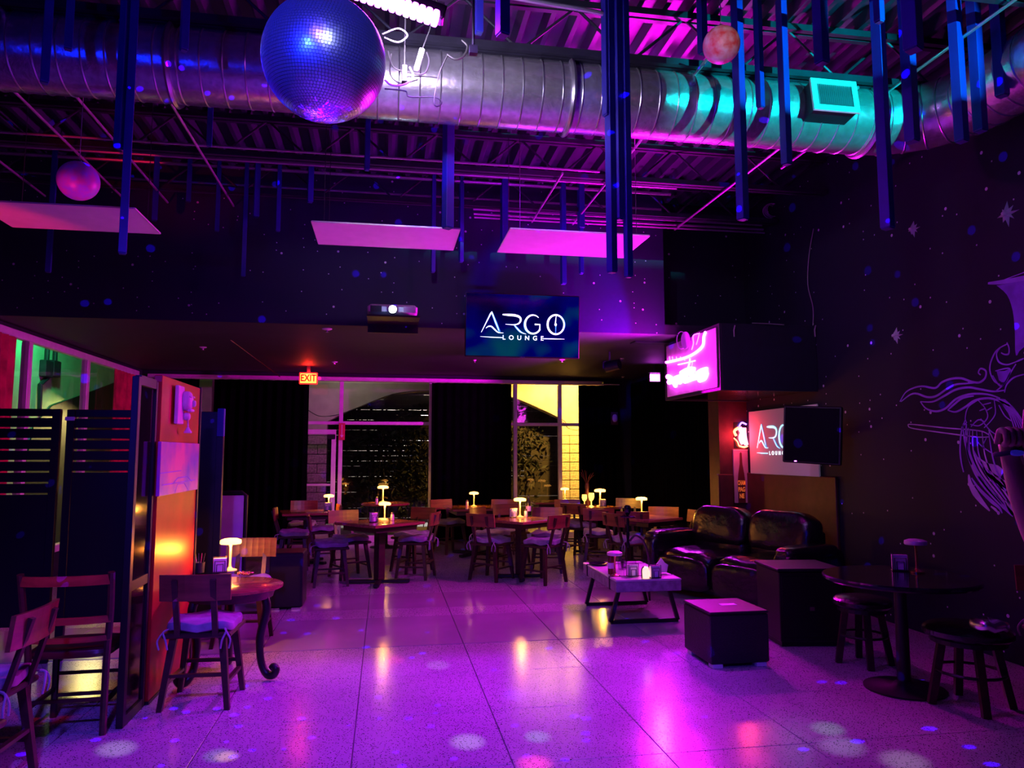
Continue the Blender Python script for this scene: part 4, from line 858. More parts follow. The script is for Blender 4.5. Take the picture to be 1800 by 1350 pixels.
star3d(1772, 376, 19, 'largest silver star ornament, high on the right wall'); star3d(1607, 403, 12, 'silver star ornament left of the largest star'); star3d(1577, 590, 12, 'low silver star ornament left of the painted sail')
# ------------------------------------------------------------------ mural painted on the right wall
mu_ = thing('wall_mural', 'painted mural of a horned warrior with flowing hair and sword', 'mural', (XR, 5.0, 0))
def mp(px, py): return at_X(px, py, XR-0.002)-mu_.location
def stroke(name, pts, wd, mt='mural_purple', n=7):
    mb = MB(); ribbon(mb, bez([mp(a, b) for a, b in pts], n), [q/1300*5.6*1.3 for q in wd], (-1, 0, 0), 0.002); mb.build(name, mt, mu_)
def fill(name, pts, mt, n=5):
    P = bez([mp(a, b) for a, b in pts], n); MB().prism(P, (-0.0012, 0, 0)).build(name, mt, mu_)
fill('sail', [(1752, 502), (1770, 518), (1780, 545), (1784, 580), (1786, 625), (1800, 610), (1860, 590), (1870, 485), (1800, 493)], 'mural_fill2', 3)
stroke('sail_yard', [(1737, 498), (1760, 496), (1800, 489), (1860, 478)], [3, 6, 7, 7], 'mural_purple')
stroke('sail_line', [(1765, 492), (1800, 479), (1850, 462)], [1.2, 1.2], 'mural_purple')
fill('headpiece', [(1752, 652), (1766, 652), (1776, 648), (1774, 660), (1764, 672), (1756, 668)], 'mural_fill2', 3)
for pts in ([(1772, 604), (1757, 612), (1748, 622), (1741, 640), (1741, 655), (1748, 670), (1758, 676)], [(1770, 602), (1774, 612), (1773, 622), (1766, 623), (1760, 620)], [(1758, 612), (1752, 622), (1756, 636), (1770, 641), (1786, 636)], [(1750, 652), (1775, 648), (1770, 668), (1758, 678), (1745, 660)], [(1786, 640), (1776, 656), (1764, 676), (1750, 688)], [(1786, 636), (1800, 630)], [(1800, 658), (1782, 664), (1770, 676), (1766, 690)]):
    stroke('helmet_line', pts, [1.6, 2.6, 1.6], 'mural_purple')
for pts in ([(1582, 706), (1592, 690), (1606, 682), (1622, 679), (1644, 682), (1656, 672), (1672, 666), (1690, 665), (1708, 671), (1722, 672), (1732, 664), (1733, 652), (1724, 648), (1720, 655), (1724, 659)],
            [(1584, 706), (1600, 694), (1612, 692), (1630, 698), (1646, 696), (1664, 684), (1680, 676), (1700, 674), (1722, 672)],
            [(1618, 706), (1640, 706), (1660, 696), (1680, 685), (1702, 681), (1722, 684), (1746, 688), (1766, 686)],
            [(1618, 706), (1628, 718), (1645, 723), (1662, 718), (1680, 702), (1700, 694), (1720, 692), (1740, 694), (1758, 700)],
            [(1666, 721), (1680, 724), (1696, 716), (1714, 704), (1738, 700), (1760, 706), (1776, 714)], [(1666, 721), (1676, 712), (1692, 700), (1712, 696)]):
    stroke('hair_strand', pts, [1.6, 3.2, 3.4, 3.0, 1.8])
for pts in ([(1596, 747), (1604, 746), (1660, 752), (1720, 757), (1738, 764)], [(1598, 751), (1610, 754), (1660, 761), (1716, 768), (1738, 768)], [(1596, 747), (1598, 751)], [(1738, 756), (1748, 776)]):
    stroke('sword_line', pts, [1.4, 2, 1.6], 'mural_pale')
for pts in ([(1718, 704), (1702, 716), (1697, 734), (1699, 742)], [(1720, 704), (1732, 718), (1736, 734), (1722, 748), (1706, 746)], [(1748, 704), (1750, 726), (1742, 740), (1730, 752)], [(1707, 750), (1720, 738), (1732, 742)], [(1724, 736), (1740, 756), (1752, 764)], [(1726, 712), (1742, 708)], [(1722, 722), (1732, 718)], [(1734, 722), (1744, 716)], [(1756, 712), (1766, 730), (1778, 740)], [(1760, 706), (1774, 726), (1790, 736)], [(1718, 776), (1728, 786), (1746, 798)], [(1734, 770), (1728, 784), (1732, 790)], [(1690, 752), (1700, 742)]):
    stroke('armour_line', pts, [1.3, 1.9, 1.3])
for pts, wd, mt in (([(1697, 738), (1690, 760), (1688, 790), (1690, 812), (1694, 830)], [1.5, 3, 3, 2], 'mural_purple'), ([(1699, 745), (1698, 775), (1703, 800), (1714, 828), (1730, 852), (1752, 876), (1768, 892), (1782, 906)], [2, 4, 6, 8, 9, 9, 6], 'mural_purple'),
   ([(1703, 834), (1706, 850), (1714, 866), (1726, 882), (1740, 898)], [2, 8, 11, 8, 2], 'mural_pale'), ([(1708, 840), (1722, 860), (1742, 880), (1756, 892), (1762, 902)], [2, 5, 6, 4, 2], 'mural_purple'), ([(1742, 890), (1750, 896), (1756, 903)], [2, 4, 1.5], 'mural_pale'),
   ([(1712, 792), (1722, 812), (1740, 834), (1758, 852), (1770, 862)], [1.5, 4, 5, 7, 4], 'mural_purple'), ([(1718, 804), (1734, 818), (1752, 826), (1762, 834)], [2, 8, 14, 12], 'mural_pale'), ([(1732, 830), (1748, 842), (1764, 850), (1772, 858)], [2, 8, 10, 6], 'mural_pale'), ([(1768, 880), (1776, 894), (1781, 906)], [4, 9, 3], 'mural_pale'), ([(1693, 745), (1696, 776), (1706, 812)], [1.5, 3, 1.5], 'mural_purple'), ([(1796, 780), (1812, 820), (1826, 860)], [6, 12, 6], 'mural_pale'), ([(1806, 770), (1830, 806), (1846, 850)], [6, 12, 6], 'mural_pale')):
    stroke('plume', pts, wd, mt)
for k in range(7):
    a = k/6; stroke('plume', [(1702+10*a+40*a*a, 752+10*a), (1700+22*a+38*a*a, 790+14*a), (1712+30*a+26*a*a, 824+12*a), (1734+34*a+16*a*a, 856+8*a), (1760+30*a, 886+2*a)], [1.2, 2.4, 3.2, 3.2, 1.4], 'mural_purple' if k % 2 else 'mural_pale')
for k in range(6):
    a = k/5; stroke('hair_strand', [(1752+14*a, 700+2*a), (1768+16*a, 716+4*a), (1780+22*a, 742+6*a), (1786+30*a, 770+8*a)], [1.2, 2.2, 1.2])
# ------------------------------------------------------------------ furniture makers (front of a chair is +Y)
def make_chair(label):
    t = thing('dining_chair', label, 'chair', (0, 0, 0), 0, 'plank-back dining chairs')
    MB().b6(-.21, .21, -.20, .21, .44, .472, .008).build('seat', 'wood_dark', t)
    def pf(p): p.z += 0.012*math.sin(p.x*24+p.y*9)+0.008*math.cos(p.y*27); return p
    cu = MB().pillow((0, 0.005, .505), (.42, .41, .075), .42, None, 24, 10, pf).build('cushion', 'cushion', t, True)
    for s in (-1, 1):
        for q in (0.03, -0.02): MB().tube(bez([(s*.17, -.19, .50), (s*.19, -.235, .49), (s*(.19+q), -.245, .44), (s*(.18+q), -.24, .385)], 4), .006, 5).build('tie_string', 'cushion', cu)
    pl = MB(); n = 8; vs = []
    for i in range(n+1):
        x = -.215+.43*i/n; yb = -.255-0.025*(1-(2*i/n-1)**2)
        for dy, z in ((0, .685), (0.022, .685), (-.012, .85), (-.034+.022+.012-.0, .85)): pass
        vs += [(x, yb, .685), (x, yb+.022, .685), (x, yb-.02, .85), (x, yb+.002, .85)]
    fs = []
    for i in range(n):
        a, b = i*4, i*4+4; fs += [(a, b, b+2, a+2), (a+1, a+3, b+3, b+1), (a, a+1, b+1, b), (a+2, b+2, b+3, a+3)]
    fs += [(0, 2, 3, 1), (n*4, n*4+1, n*4+3, n*4+2)]
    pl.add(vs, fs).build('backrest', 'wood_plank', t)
    for s in (-1, 1):
        MB().bar((s*.115, -.19, .45), (s*.115, -.298, .82), .035, .022).build('back_post', 'wood_dark', t)
    for sx in (-1, 1):
        for sy in (-1, 1):
            MB().add([(sx*.15+a*.022, sy*.15+b*.022, .44) for a, b in ((-1, -1), (1, -1), (1, 1), (-1, 1))]+[(sx*.205+a*.016, sy*.2+b*.016, 0) for a, b in ((-1, -1), (1, -1), (1, 1), (-1, 1))], [(0, 1, 2, 3), (7, 6, 5, 4), (0, 4, 5, 1), (1, 5, 6, 2), (2, 6, 7, 3), (3, 7, 4, 0)]).build('leg', 'wood_dark', t)
    for sx in (-1, 1): MB().bar((sx*.185, -.18, .16), (sx*.185, .18, .16), .028, .02).build('stretcher', 'wood_dark', t)
    for sy, z in ((-1, .21), (1, .21)): MB().bar((-.18, sy*.178, z), (.18, sy*.178, z), .028, .02).build('stretcher', 'wood_dark', t)
    return t
chair0 = make_chair('dark plank-back chair with its back to us before the round table')
used = [False]
def chair(x, y, deg, label):
    rz = math.radians(deg)
    if not used[0]:
        used[0] = True; chair0.location = (x, y, 0); chair0.rotation_euler = (0, 0, rz); chair0['label'] = label; return chair0
    return dup(chair0, (x, y, 0), rz, label)
def aim(x, y, tx, ty): return math.degrees(math.atan2(ty-y, tx-x))-90
def square_table(x, y, s, deg, label, z=.76):
    t = thing('pedestal_table', label, 'table', (x, y, 0), math.radians(deg), 'pedestal tables')
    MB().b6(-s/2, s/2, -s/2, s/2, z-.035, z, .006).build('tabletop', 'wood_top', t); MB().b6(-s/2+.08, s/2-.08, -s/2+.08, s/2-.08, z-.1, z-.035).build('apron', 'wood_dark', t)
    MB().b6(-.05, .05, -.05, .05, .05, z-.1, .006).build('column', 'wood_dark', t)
    for k in range(2):
        R_ = Matrix.Rotation(PI/4+PI/2*k, 3, 'Z'); MB().box((0, 0, .03), (s*.95, .07, .04), R_, .008).build('base_arm', 'iron_black', t)
    return t
def round_table(x, y, r, label, z=.76, mt='wood_top'):
    t = thing('pedestal_table', label, 'table', (x, y, 0), 0, 'pedestal tables')
    MB().lathe([(r-.01, z-.035), (r, z-.025), (r, z-.01), (r-.01, z)], n=36).build('tabletop', mt, t, True); MB().lathe([(.045, .05), (.04, z-.06), (.12, z-.035)], n=14).build('column', 'iron_black', t, True)
    MB().lathe([(.26, 0), (.26, .012), (.08, .03), (.045, .06)], n=28).build('base_plate', 'iron_black', t, True)
    return t
def make_lamp(label, mt, stem):
    t = thing('table_lamp', label, 'lamp', (0, 0, 0), 0, 'mushroom table lamps')
    MB().lathe([(.05, 0), (.05, .008), (.02, .016), (.009, .03)], n=20).build('base', stem, t, True)
    MB().lathe([(.012, .018), (.008, .06), (.009, .17), (.018, .2)], n=12).build('stem', stem, t, True)
    MB().lathe([(.072, .195), (.076, .203), (.074, .222), (.05, .232), (.015, .236)], n=24).build('shade', mt, t, True)
    return t
lamp_on = make_lamp('x', 'lamp_glow', 'lamp_stem'); lamp_of = make_lamp('x', 'lamp_off', 'brass'); lu = {'on': False, 'off': False}
def table_lamp(x, y, z, label, on=True, e_=1.6, sc=1.0, glow=(1.0, .42, .08)):
    src = lamp_on if on else lamp_of; k = 'on' if on else 'off'
    if not lu[k]: lu[k] = True; o = src; o.location = (x, y, z); o['label'] = label
    else: o = dup(src, (x, y, z), 0, label)
    o.scale = (sc, sc, sc)
    if on: lamp('lamp_light', 'POINT', (x+.012, y-.042*sc, z+.17*sc), None, (glow[0], glow[1]*.8, glow[2]*.6), e_*4.2, .012); 
    return o
def make_holder():
    t = thing('napkin_holder', 'x', 'napkin holder', (0, 0, 0), 0, 'napkin holders')
    MB().b6(-.055, .055, -.03, .03, 0, .008, .002).build('tray', 'holder_black', t)
    MB().b6(-.05, .05, -.018, .018, .008, .115, .003).build('napkins', 'paper', t)
    for s in (-1, 1):
        for k, (hw_, h_) in enumerate(((.052, .12), (.038, .092), (.024, .066))):
            y = s*.026; MB().tube([(-hw_, y, .006), (-hw_, y, h_), (hw_, y, h_), (hw_, y, .006)], .0035, 6).build('wire_arch', 'holder_black', t)
    return t
holder0 = make_holder(); hu = [False]
def holder(x, y, z, deg, label):
    if not hu[0]: hu[0] = True; holder0.location = (x, y, z); holder0.rotation_euler = (0, 0, math.radians(deg)); holder0['label'] = label; return holder0
    return dup(holder0, (x, y, z), math.radians(deg), label)
def make_shaker():
    t = thing('condiment_jar', 'x', 'jar', (0, 0, 0), 0, 'condiment jars')
    MB().lathe([(.022, 0), (.024, .01), (.022, .07), (.015, .08)], n=14).build('body', 'pale_panel', t, True); MB().lathe([(.018, .08), (.019, .098), (.01, .104)], n=14).build('lid', 'silver', t, True)
    return t
jar0 = make_shaker(); ju = [False]
def jar(x, y, z, label):
    if not ju[0]: ju[0] = True; jar0.location = (x, y, z); jar0['label'] = label; return jar0
    return dup(jar0, (x, y, z), 0, label)
# ------------------------------------------------------------------ dining area (positions from table-top height and chair-back height)
T = {}
def tb(k, px, py, z=.76): p = at_Z(px, py, z); T[k] = (p.x, p.y); return p.x, p.y
x, y = tb(1, 668, 917); square_table(x, y, .80, 40, 'square wooden pedestal table, nearest in the centre')
x, y = tb(2, 678, 884); round_table(x, y, .42, 'round table with glowing lamp before the rear window')
x, y = tb(3, 540, 899); square_table(x, y, .75, 10, 'wooden table by the glazed door')
x, y = tb(4, 838, 891); square_table(x, y, .95, 5, 'wooden table before the curtain between the windows')
x, y = tb(5, 915, 912); square_table(x, y, .72, 38, 'square wooden table nearest the coffee table, lamp lit')
x, y = tb(6, 968, 881); square_table(x, y, .7, 0, 'farthest wooden table at the right rear window')
x, y = tb(7, 1043, 890); square_table(x, y, .66, 15, 'table with the blazing golden cluster by the block pillar')
x, y = tb(8, 1135, 909); square_table(x, y, .70, 30, 'wooden table before the long black curtain at right')
def ch(px, ytop, tgt, label, face=None, back=.25):
    """place a chair from the top of its backrest in the photograph; it faces its table"""
    p = at_Z(px, ytop, .85); tx, ty = T[tgt]; a = face if face is not None else aim(p.x, p.y, tx, ty)
    r = math.radians(a); f = Vector((-math.sin(r), math.cos(r)))
    return chair(p.x+f.x*back, p.y+f.y*back, a, label)
ch(546, 906, 1, 'chair with a purple cushion left of the central square table', -82)
ch(604, 897, 1, 'chair with a bright magenta backrest behind the central table', -155)
ch(764, 900, 1, 'chair with two rumpled cushions right of the central table', 70)
ch(744, 892, 1, 'dark chair behind the right corner of the central table', 140)
ch(486, 893, 3, 'chair with a purple cushion beside the black curtain at left', -88)
ch(535, 880, 3, 'chair with a purple-lit back behind the table by the door', 180)
ch(594, 887, 3, 'dark chair between the door table and the central table', 100)
ch(776, 878, 4, 'chair with a pale cushion left of the curtain-side table', -150)
ch(886, 878, 4, 'chair behind the right end of the curtain-side table', 165)
ch(845, 903, 5, 'dark chair with dangling cushion ties left of the lamp-lit square table', -42)
ch(982, 905, 5, 'chair with a bright purple cushion right of the lamp-lit square table', 38)
ch(840, 892, 5, 'chair with a red-lit back left behind the lamp-lit square table', -130)
ch(962, 892, 5, 'chair with a red backrest behind the lamp-lit square table', 165)
ch(890, 886, 5, 'chair seen between napkin holder and curtain at the middle table', -170)
ch(997, 878, 6, 'chair with a warm-lit back at the farthest table', 170)
ch(1008, 885, 7, 'dark chair left of the golden cluster table', -40)
ch(1052, 894, 7, 'chair with a gold-gleaming tilted back before the golden cluster', -15)
ch(1078, 902, 8, 'chair with a blue-purple cushion left of the right-hand table', -70)
ch(1112, 899, 8, 'chair with its back to us behind the hookah', -20)
ch(1104, 876, 8, 'chair with a dull red back behind the right-hand table', 150)
ch(1166, 891, 8, 'chair with a broad red back right of the lamp at the curtain', 150)
ch(1222, 897, 8, 'dim chair beside the far arm of the sofa', 95)
def on(px, py, z=.762): p = at_Z(px, py, z); return p.x, p.y, z
x, y, z = on(676, 915); table_lamp(x, y, z, 'glowing mushroom lamp on the central square table'); x, y, z = on(664, 917); holder(x-.05, y-.06, z, 35, 'napkin holder beside the lamp on the central table'); x, y, z = on(684, 915); jar(x+.04, y, z, 'pale jar right of the lamp on the central table')
x, y, z = on(673, 883); table_lamp(x, y, z, 'brightest mushroom lamp on the round window table', e_=2.2, sc=1.25, glow=(1.0, .6, .08)); x, y, z = on(662, 884); jar(x, y, z, 'pale jar on the round window table')
x, y, z = on(577, 897); table_lamp(x, y+.06, z, 'glowing lamp behind the napkin holder on the door table'); holder(x, y-.05, z, -5, 'napkin holder on the table by the door')
x, y, z = on(833, 890); table_lamp(x, y, z, 'glowing lamp before the curtain between the windows'); x, y, z = on(821, 890); jar(x, y, z, 'purple-lit jar left of the lamp before the curtain')
x, y, z = on(914, 909); table_lamp(x, y, z, 'glowing lamp on the lamp-lit square table nearest the sofa', e_=2.2, sc=1.1); holder(x-.09, y-.02, z, 25, 'napkin holder left of the lamp near the sofa side'); jar(x+.09, y+.05, z, 'small jar right of the lamp near the sofa side')
x, y, z = on(993, 880); table_lamp(x, y, z, 'glowing lamp on the farthest table by the block pillar', e_=1.5)
x, y, z = on(1055, 890); table_lamp(x, y, z, 'glowing lamp inside the golden cluster by the curtain', e_=3.0, sc=1.2, glow=(1.0, .55, .08))
x, y, z = on(1128, 905); table_lamp(x, y, z, 'glowing lamp on the right table before the long curtain', e_=2.0, sc=1.05, glow=(1.0, .36, .06))
# golden cluster: glass carafe, goblets emitting the lamp's glow themselves
x, y, z = on(1040, 890)
for i, (dx, dy, sc_, ph) in enumerate(((-.12, 0, 1, 'leftmost'), (-.02, -.06, 1.15, 'middle'), (.02, .1, .9, 'rear'))):
    g = thing('goblet', 'golden-glowing glass goblet in the bright cluster, '+ph, 'glass', (x+dx, y+dy, z), 0, 'goblets in the golden cluster'); g.scale = (sc_,)*3
    MB().lathe([(.035, 0), (.034, .004), (.006, .012), (.006, .08), (.03, .1), (.042, .14), (.036, .19)], n=16).build('glass', 'glowing_glass', g, True)
holder(x+.16, y-.08, z, 10, 'napkin holder in the golden cluster')
# figure-like centrepiece: dark vase with twigs
vz = thing('twig_vase', 'tall dark red vase with twigs behind the golden cluster', 'vase', (x-.02, y+.2, z))
MB().lathe([(.04, 0), (.06, .06), (.055, .16), (.025, .24), (.035, .3), (.03, .36)], n=16).build('vase', 'maroon', vz, True)
mb = MB()
for k in range(9): a = k*.7; mb.tube(bez([(0, 0, .3), (.04*math.cos(a), .04*math.sin(a), .42), (.12*math.cos(a), .1*math.sin(a), .5+.03*k % .1)], 4), .005, 5)
mb.build('twigs', 'maroon', vz)
bt = thing('wine_bottle', 'dark wine bottle beside the lamp on the square table', 'bottle', on(929, 906))
MB().lathe([(.035, 0), (.037, .02), (.037, .17), (.015, .22), (.014, .28), (.016, .285)], n=16).build('glass', 'gloss_black', bt, True); MB().lathe([(.0375, .06), (.0375, .13)], n=16).build('paper_label', 'mural_purple', bt)
# ------------------------------------------------------------------ coffee table and what stands on it
ct = thing('coffee_table', 'low coffee table with a thick pale slab top and black sled legs', 'coffee table', (2.47, 7.38, 0))
cz = .43
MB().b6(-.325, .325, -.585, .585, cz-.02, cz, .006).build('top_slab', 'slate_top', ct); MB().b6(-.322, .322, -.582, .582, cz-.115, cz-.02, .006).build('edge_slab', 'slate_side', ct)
for yy in (-.38, .42): MB().b6(-.328, .328, yy-.015, yy+.015, cz-.118, cz+.003).build('inlay_strip', 'plastic_black', ct)
for yy in (-.44, .42):
    f_ = MB(); q = [(-.25, cz-.11), (-.335, .018), (.335, .018), (.25, cz-.11)]
    for i in range(3): f_.bar((q[i][0], yy, q[i][1]), (q[i+1][0], yy, q[i+1][1]), .035, .035)
    f_.build('sled_leg', 'iron_black', ct)
def ont(px, py): p = at_Z(px, py, cz+.002); return Vector((min(max(p.x, 2.19), 2.75), min(max(p.y, 6.85), 7.9), cz+.002))
hk = thing('hookah', 'tall dark hookah with glass base and hose on the coffee table', 'hookah', ont(1110, 1000)+Vector((0, .1, 0)))
MB().lathe([(.07, 0), (.085, .03), (.08, .07), (.045, .12), (.028, .16), (.024, .22)], n=20).build('glass_base', 'glassware', hk, True)
MB().lathe([(.016, .2), (.02, .24), (.013, .28), (.018, .34), (.013, .4), (.018, .46), (.012, .52)], n=14).build('shaft', 'gloss_black', hk, True)
MB().lathe([(.075, .515), (.08, .525), (.05, .53)], n=20).build('tray', 'gloss_black', hk, True); MB().lathe([(.014, .53), (.03, .56), (.04, .6), (.036, .625), (.02, .64)], n=16).build('bowl', 'gloss_black', hk, True)
MB().tube(bez([(.02, 0, .27), (.08, -.03, .33), (.16, -.06, .25), (.22, -.02, .05), (.26, .1, -.2), (.3, .2, -.38)], 6), .012).build('hose', 'cable', hk, True)
lp = ont(1081, 1012); table_lamp(lp.x, lp.y, lp.z, 'unlit lamp with a pale disc shade on the coffee table', on=False)
bb = thing('beer_bottle', 'amber bottle with a pale label on the coffee table', 'bottle', ont(1074, 1009)); MB().lathe([(.028, 0), (.03, .02), (.03, .12), (.013, .17), (.012, .21), (.014, .222)], n=16).build('glass', 'bottle_amber', bb, True); MB().lathe([(.0305, .055), (.0305, .11)], n=16).build('paper_label', 'bottle_label', bb)
gb = thing('goblet', 'clear stemmed glass at the front of the coffee table', 'glass', ont(1097, 1016)); MB().lathe([(.03, 0), (.03, .004), (.005, .012), (.005, .07), (.028, .09), (.034, .12), (.03, .15)], n=16).build('glass', 'glassware', gb, True)
for i, (a, b, ph) in enumerate(((1094, 1003, 'clear tumbler among the coffee table clutter'), (1100, 1000, 'clear tumbler touching the hookah base'))):
    g_ = thing('tumbler', ph, 'glass', ont(a, b)+Vector((0, .05, 0)), 0, 'tumblers'); MB().lathe([(.026, 0), (.03, .004), (.034, .09), (.031, .09), (.024, .008), (.004, .006)], n=16).build('glass', 'glassware', g_, True)
v_ = ont(1112, 1013); holder(v_.x, v_.y, v_.z, 8, 'napkin holder beside the hookah on the coffee table'); v_ = ont(1154, 1017); holder(v_.x, v_.y, v_.z, 12, 'napkin holder at the right end of the coffee table')
p_ = thing('folded_napkins', 'white napkins standing up behind the right napkin holder', 'napkins', ont(1163, 1008)); MB().prism([(-.045, 0, .01), (.045, 0, .01), (.06, 0, .07), (0, 0, .15), (-.05, 0, .09)], (0, .01, 0)).build('napkin', 'paper', p_); MB().prism([(-.03, .012, .01), (.06, .012, .01), (.075, .012, .08), (.01, .012, .12)], (0, .01, 0)).build('napkin', 'paper', p_)
cd = thing('candle_lamp', 'short glowing candle lamp between the two napkin holders', 'candle', ont(1135, 1016)); MB().lathe([(.035, 0), (.036, .06), (.028, .1), (.01, .11)], n=16).build('glow', 'candle_glow', cd, True); MB().tube(bez([(-.04, -.01, .0), (-.042, -.01, .08), (-.02, -.01, .11)], 4), .006).build('handle', 'holder_black', cd)
ap = thing('ashtray', 'round dark tray at the far end of the coffee table', 'tray', ont(1052, 993)); MB().lathe([(.07, 0), (.1, .012), (.104, .02), (.096, .02), (.068, .006)], n=24).build('dish', 'gloss_black', ap, True)
# ------------------------------------------------------------------ leather sofa, angled
F_, N_ = Vector((3.98, 8.80)), Vector((4.62, 7.2)); dv = (N_-F_); LN = dv.length; ang = math.atan2(dv.y, dv.x)
so = thing('leather_sofa', 'black tufted leather recliner sofa below the projection screen', 'sofa', ((F_.x+N_.x)/2-.02, (F_.y+N_.y)/2, 0), ang)
# local x runs along the sofa from the far end to the near end, local -y is the front
fy = -1
MB().b6(-LN/2, LN/2, -.78, .0, .06, .34, .05).build('base', 'leather', so, True)
MB().b6(-LN/2+.05, LN/2-.05, -.1, .04, .3, .82, .05).build('back_frame', 'leather', so, True)
def tuft(p): 
    p.z -= 0.022*abs(math.cos(p.x*9))**6; return p
for i in range(2):
    cxx = -LN/4+i*LN/2
    MB().pillow((cxx, -.16, .76), (LN/2-.02, .32, .46), .5, Matrix.Rotation(-.16, 3, 'X'), 26, 16, tuft).build('back_cushion', 'leather', so, True)
    MB().pillow((cxx, -.18, .53), (LN/2-.06, .26, .3), .5, None, 24, 12).build('lumbar_cushion', 'leather', so, True)
    MB().pillow((cxx, -.53, .42), (LN/2-.03, .64, .22), .5, None, 24, 12, tuft).build('seat_cushion', 'leather', so, True)
    MB().pillow((cxx, -.83, .27), (LN/2-.05, .16, .36), .5, None, 24, 12).build('footrest', 'leather', so, True)
for s in (-1, 1):
    MB().pillow((s*(LN/2+.09), -.45, .36), (.24, .92, .6), .35, None, 22, 14).build('armrest', 'leather', so, True); MB().pillow((s*(LN/2+.09), -.48, .62), (.26, .8, .16), .55, None, 22, 12).build('arm_pad', 'leather', so, True)
for sx in (-1, 1):
    for sy in (-.7, -.06): MB().cyl((sx*(LN/2-.08), sy, 0), (sx*(LN/2-.08), sy, .07), .025).build('foot', 'iron_black', so)
tb2 = round_table(colX(1206, 10.0)-.05, 10.0, .34, 'low glossy black round table behind the sofa arm', .62, 'gloss_black')
for i, (dx, dy) in enumerate(((-.16, -.1), (.12, .08))):
    g_ = thing('tumbler', 'small glass on the black round table behind the sofa, '+('left' if i == 0 else 'right'), 'glass', (tb2.location.x+dx, tb2.location.y+dy, .622), 0, 'tumblers'); MB().lathe([(.026, 0), (.03, .004), (.034, .09), (.031, .09), (.024, .008), (.004, .006)], n=16).build('glass', 'glassware', g_, True)
# ------------------------------------------------------------------ ottoman cube and end cabinet
oa, ob = at_Z(1250, 1172, .02), at_Z(1363, 1172, .02); ow = ob.x-oa.x; oh = .415
ot = thing('cube_ottoman', 'black woven cube ottoman with silver feet in the foreground', 'ottoman', ((oa.x+ob.x)/2, oa.y+.25, 0))
MB().b6(-ow/2, ow/2, -.25, .25, .03, oh-.02, .012).build('woven_body', 'rattan', ot)
MB().b6(-ow/2-.004, ow/2+.004, -.254, .254, oh-.02, oh, .008).build('lid', 'lid_dark', ot)
MB().b6(-.03, .1, -.02, .045, oh, oh+.002).build('paper_scrap', 'paper', ot)
for sx in (-1, 1):
    for sy in (-1, 1): MB().b6(sx*(ow/2-.06)-.04, sx*(ow/2-.06)+.04, sy*.2-.04, sy*.2+.04, 0, .03, .003).build('foot', 'white_paint', ot)
ca = at_Z(1380, 1142, 0)
eb = thing('end_cabinet', 'tall black end cabinet between ottoman and right wall', 'cabinet', (ca.x+.30, ca.y+.28, 0), -.12)
MB().b6(-.27, .27, -.25, .25, .04, .62, .01).build('body', 'plastic_black', eb); MB().b6(-.285, .285, -.265, .265, .62, .645, .006).build('top', 'lid_dark', eb); MB().b6(-.25, .25, -.255, -.25, .08, .58, .004).build('door', 'plastic_black', eb); MB().b6(-.02, .02, -.268, -.255, .3, .33).build('knob', 'silver', eb); MB().b6(-.25, .25, -.22, .22, 0, .04).build('plinth', 'iron_black', eb)
# ------------------------------------------------------------------ dark tables and chairs at the right edge
rt = at_Z(1592, 1012, .76); RT_ = round_table(rt.x-.05, rt.y, .5, 'glossy black round table near the mural, unlit lamp on it', .76, 'gloss_black')
v_ = at_Z(1582, 1003, .762); holder(v_.x, v_.y, v_.z, -25, 'napkin holder on the glossy black table by the mural'); v_ = at_Z(1612, 1006, .762); table_lamp(v_.x, v_.y, v_.z, 'unlit lamp with a flat shade on the black table by the mural', on=False)
T['r'] = (rt.x-.05, rt.y)
def stool(x, y, r, z, label):
    t = thing('round_stool', label, 'stool', (x, y, 0), .4, 'dark round stools')
    MB().lathe([(r*.9, z-.07), (r, z-.05), (r, z-.02), (r*.9, z), (r*.4, z+.012), (.01, z+.014)], n=30).build('padded_seat', 'leather', t, True); MB().lathe([(r*.85, z-.1), (r*.85, z-.07)], n=24).build('seat_ring', 'iron_black', t)
    for k in range(4): a = PI/4+PI/2*k; MB().bar((r*.6*math.cos(a), r*.6*math.sin(a), z-.1), (r*.9*math.cos(a), r*.9*math.sin(a), 0), .045).build('leg', 'wood_dark', t)
    MB().tube([(r*.78*math.cos(2*PI*i/20), r*.78*math.sin(2*PI*i/20), .22) for i in range(20)], .01, 6, True).build('foot_ring', 'iron_black', t)
p = at_Z(1515, 1050, .5); stool(p.x, p.y, .21, .5, 'dark round stool left of the black table by the mural')
p = at_Z(1700, 1100, .5); stool(p.x, p.y, .26, .5, 'larger dark padded stool nearest the right frame edge')
p = at_Z(1760, 1016, .85); chair(4.3, p.y+.12, 150, 'chair with an orange-lit back against the mural wall')
p = at_Z(1815, 1035, .85); chair(4.38, p.y-.28, 70, 'orange-lit chair back cut by the right frame edge')
ph_ = thing('wrapped_cushion', 'crinkled shiny cushion on the chair at the right edge', 'cushion', at_Z(1752, 1108, .52)+Vector((-.05, 0, .035)))
MB().pillow((0, 0, 0), (.2, .17, .07), .6, None, 18, 10, lambda p: p+Vector((0, 0, .008*math.sin(p.x*70)))).build('shell', 'silver', ph_, True)
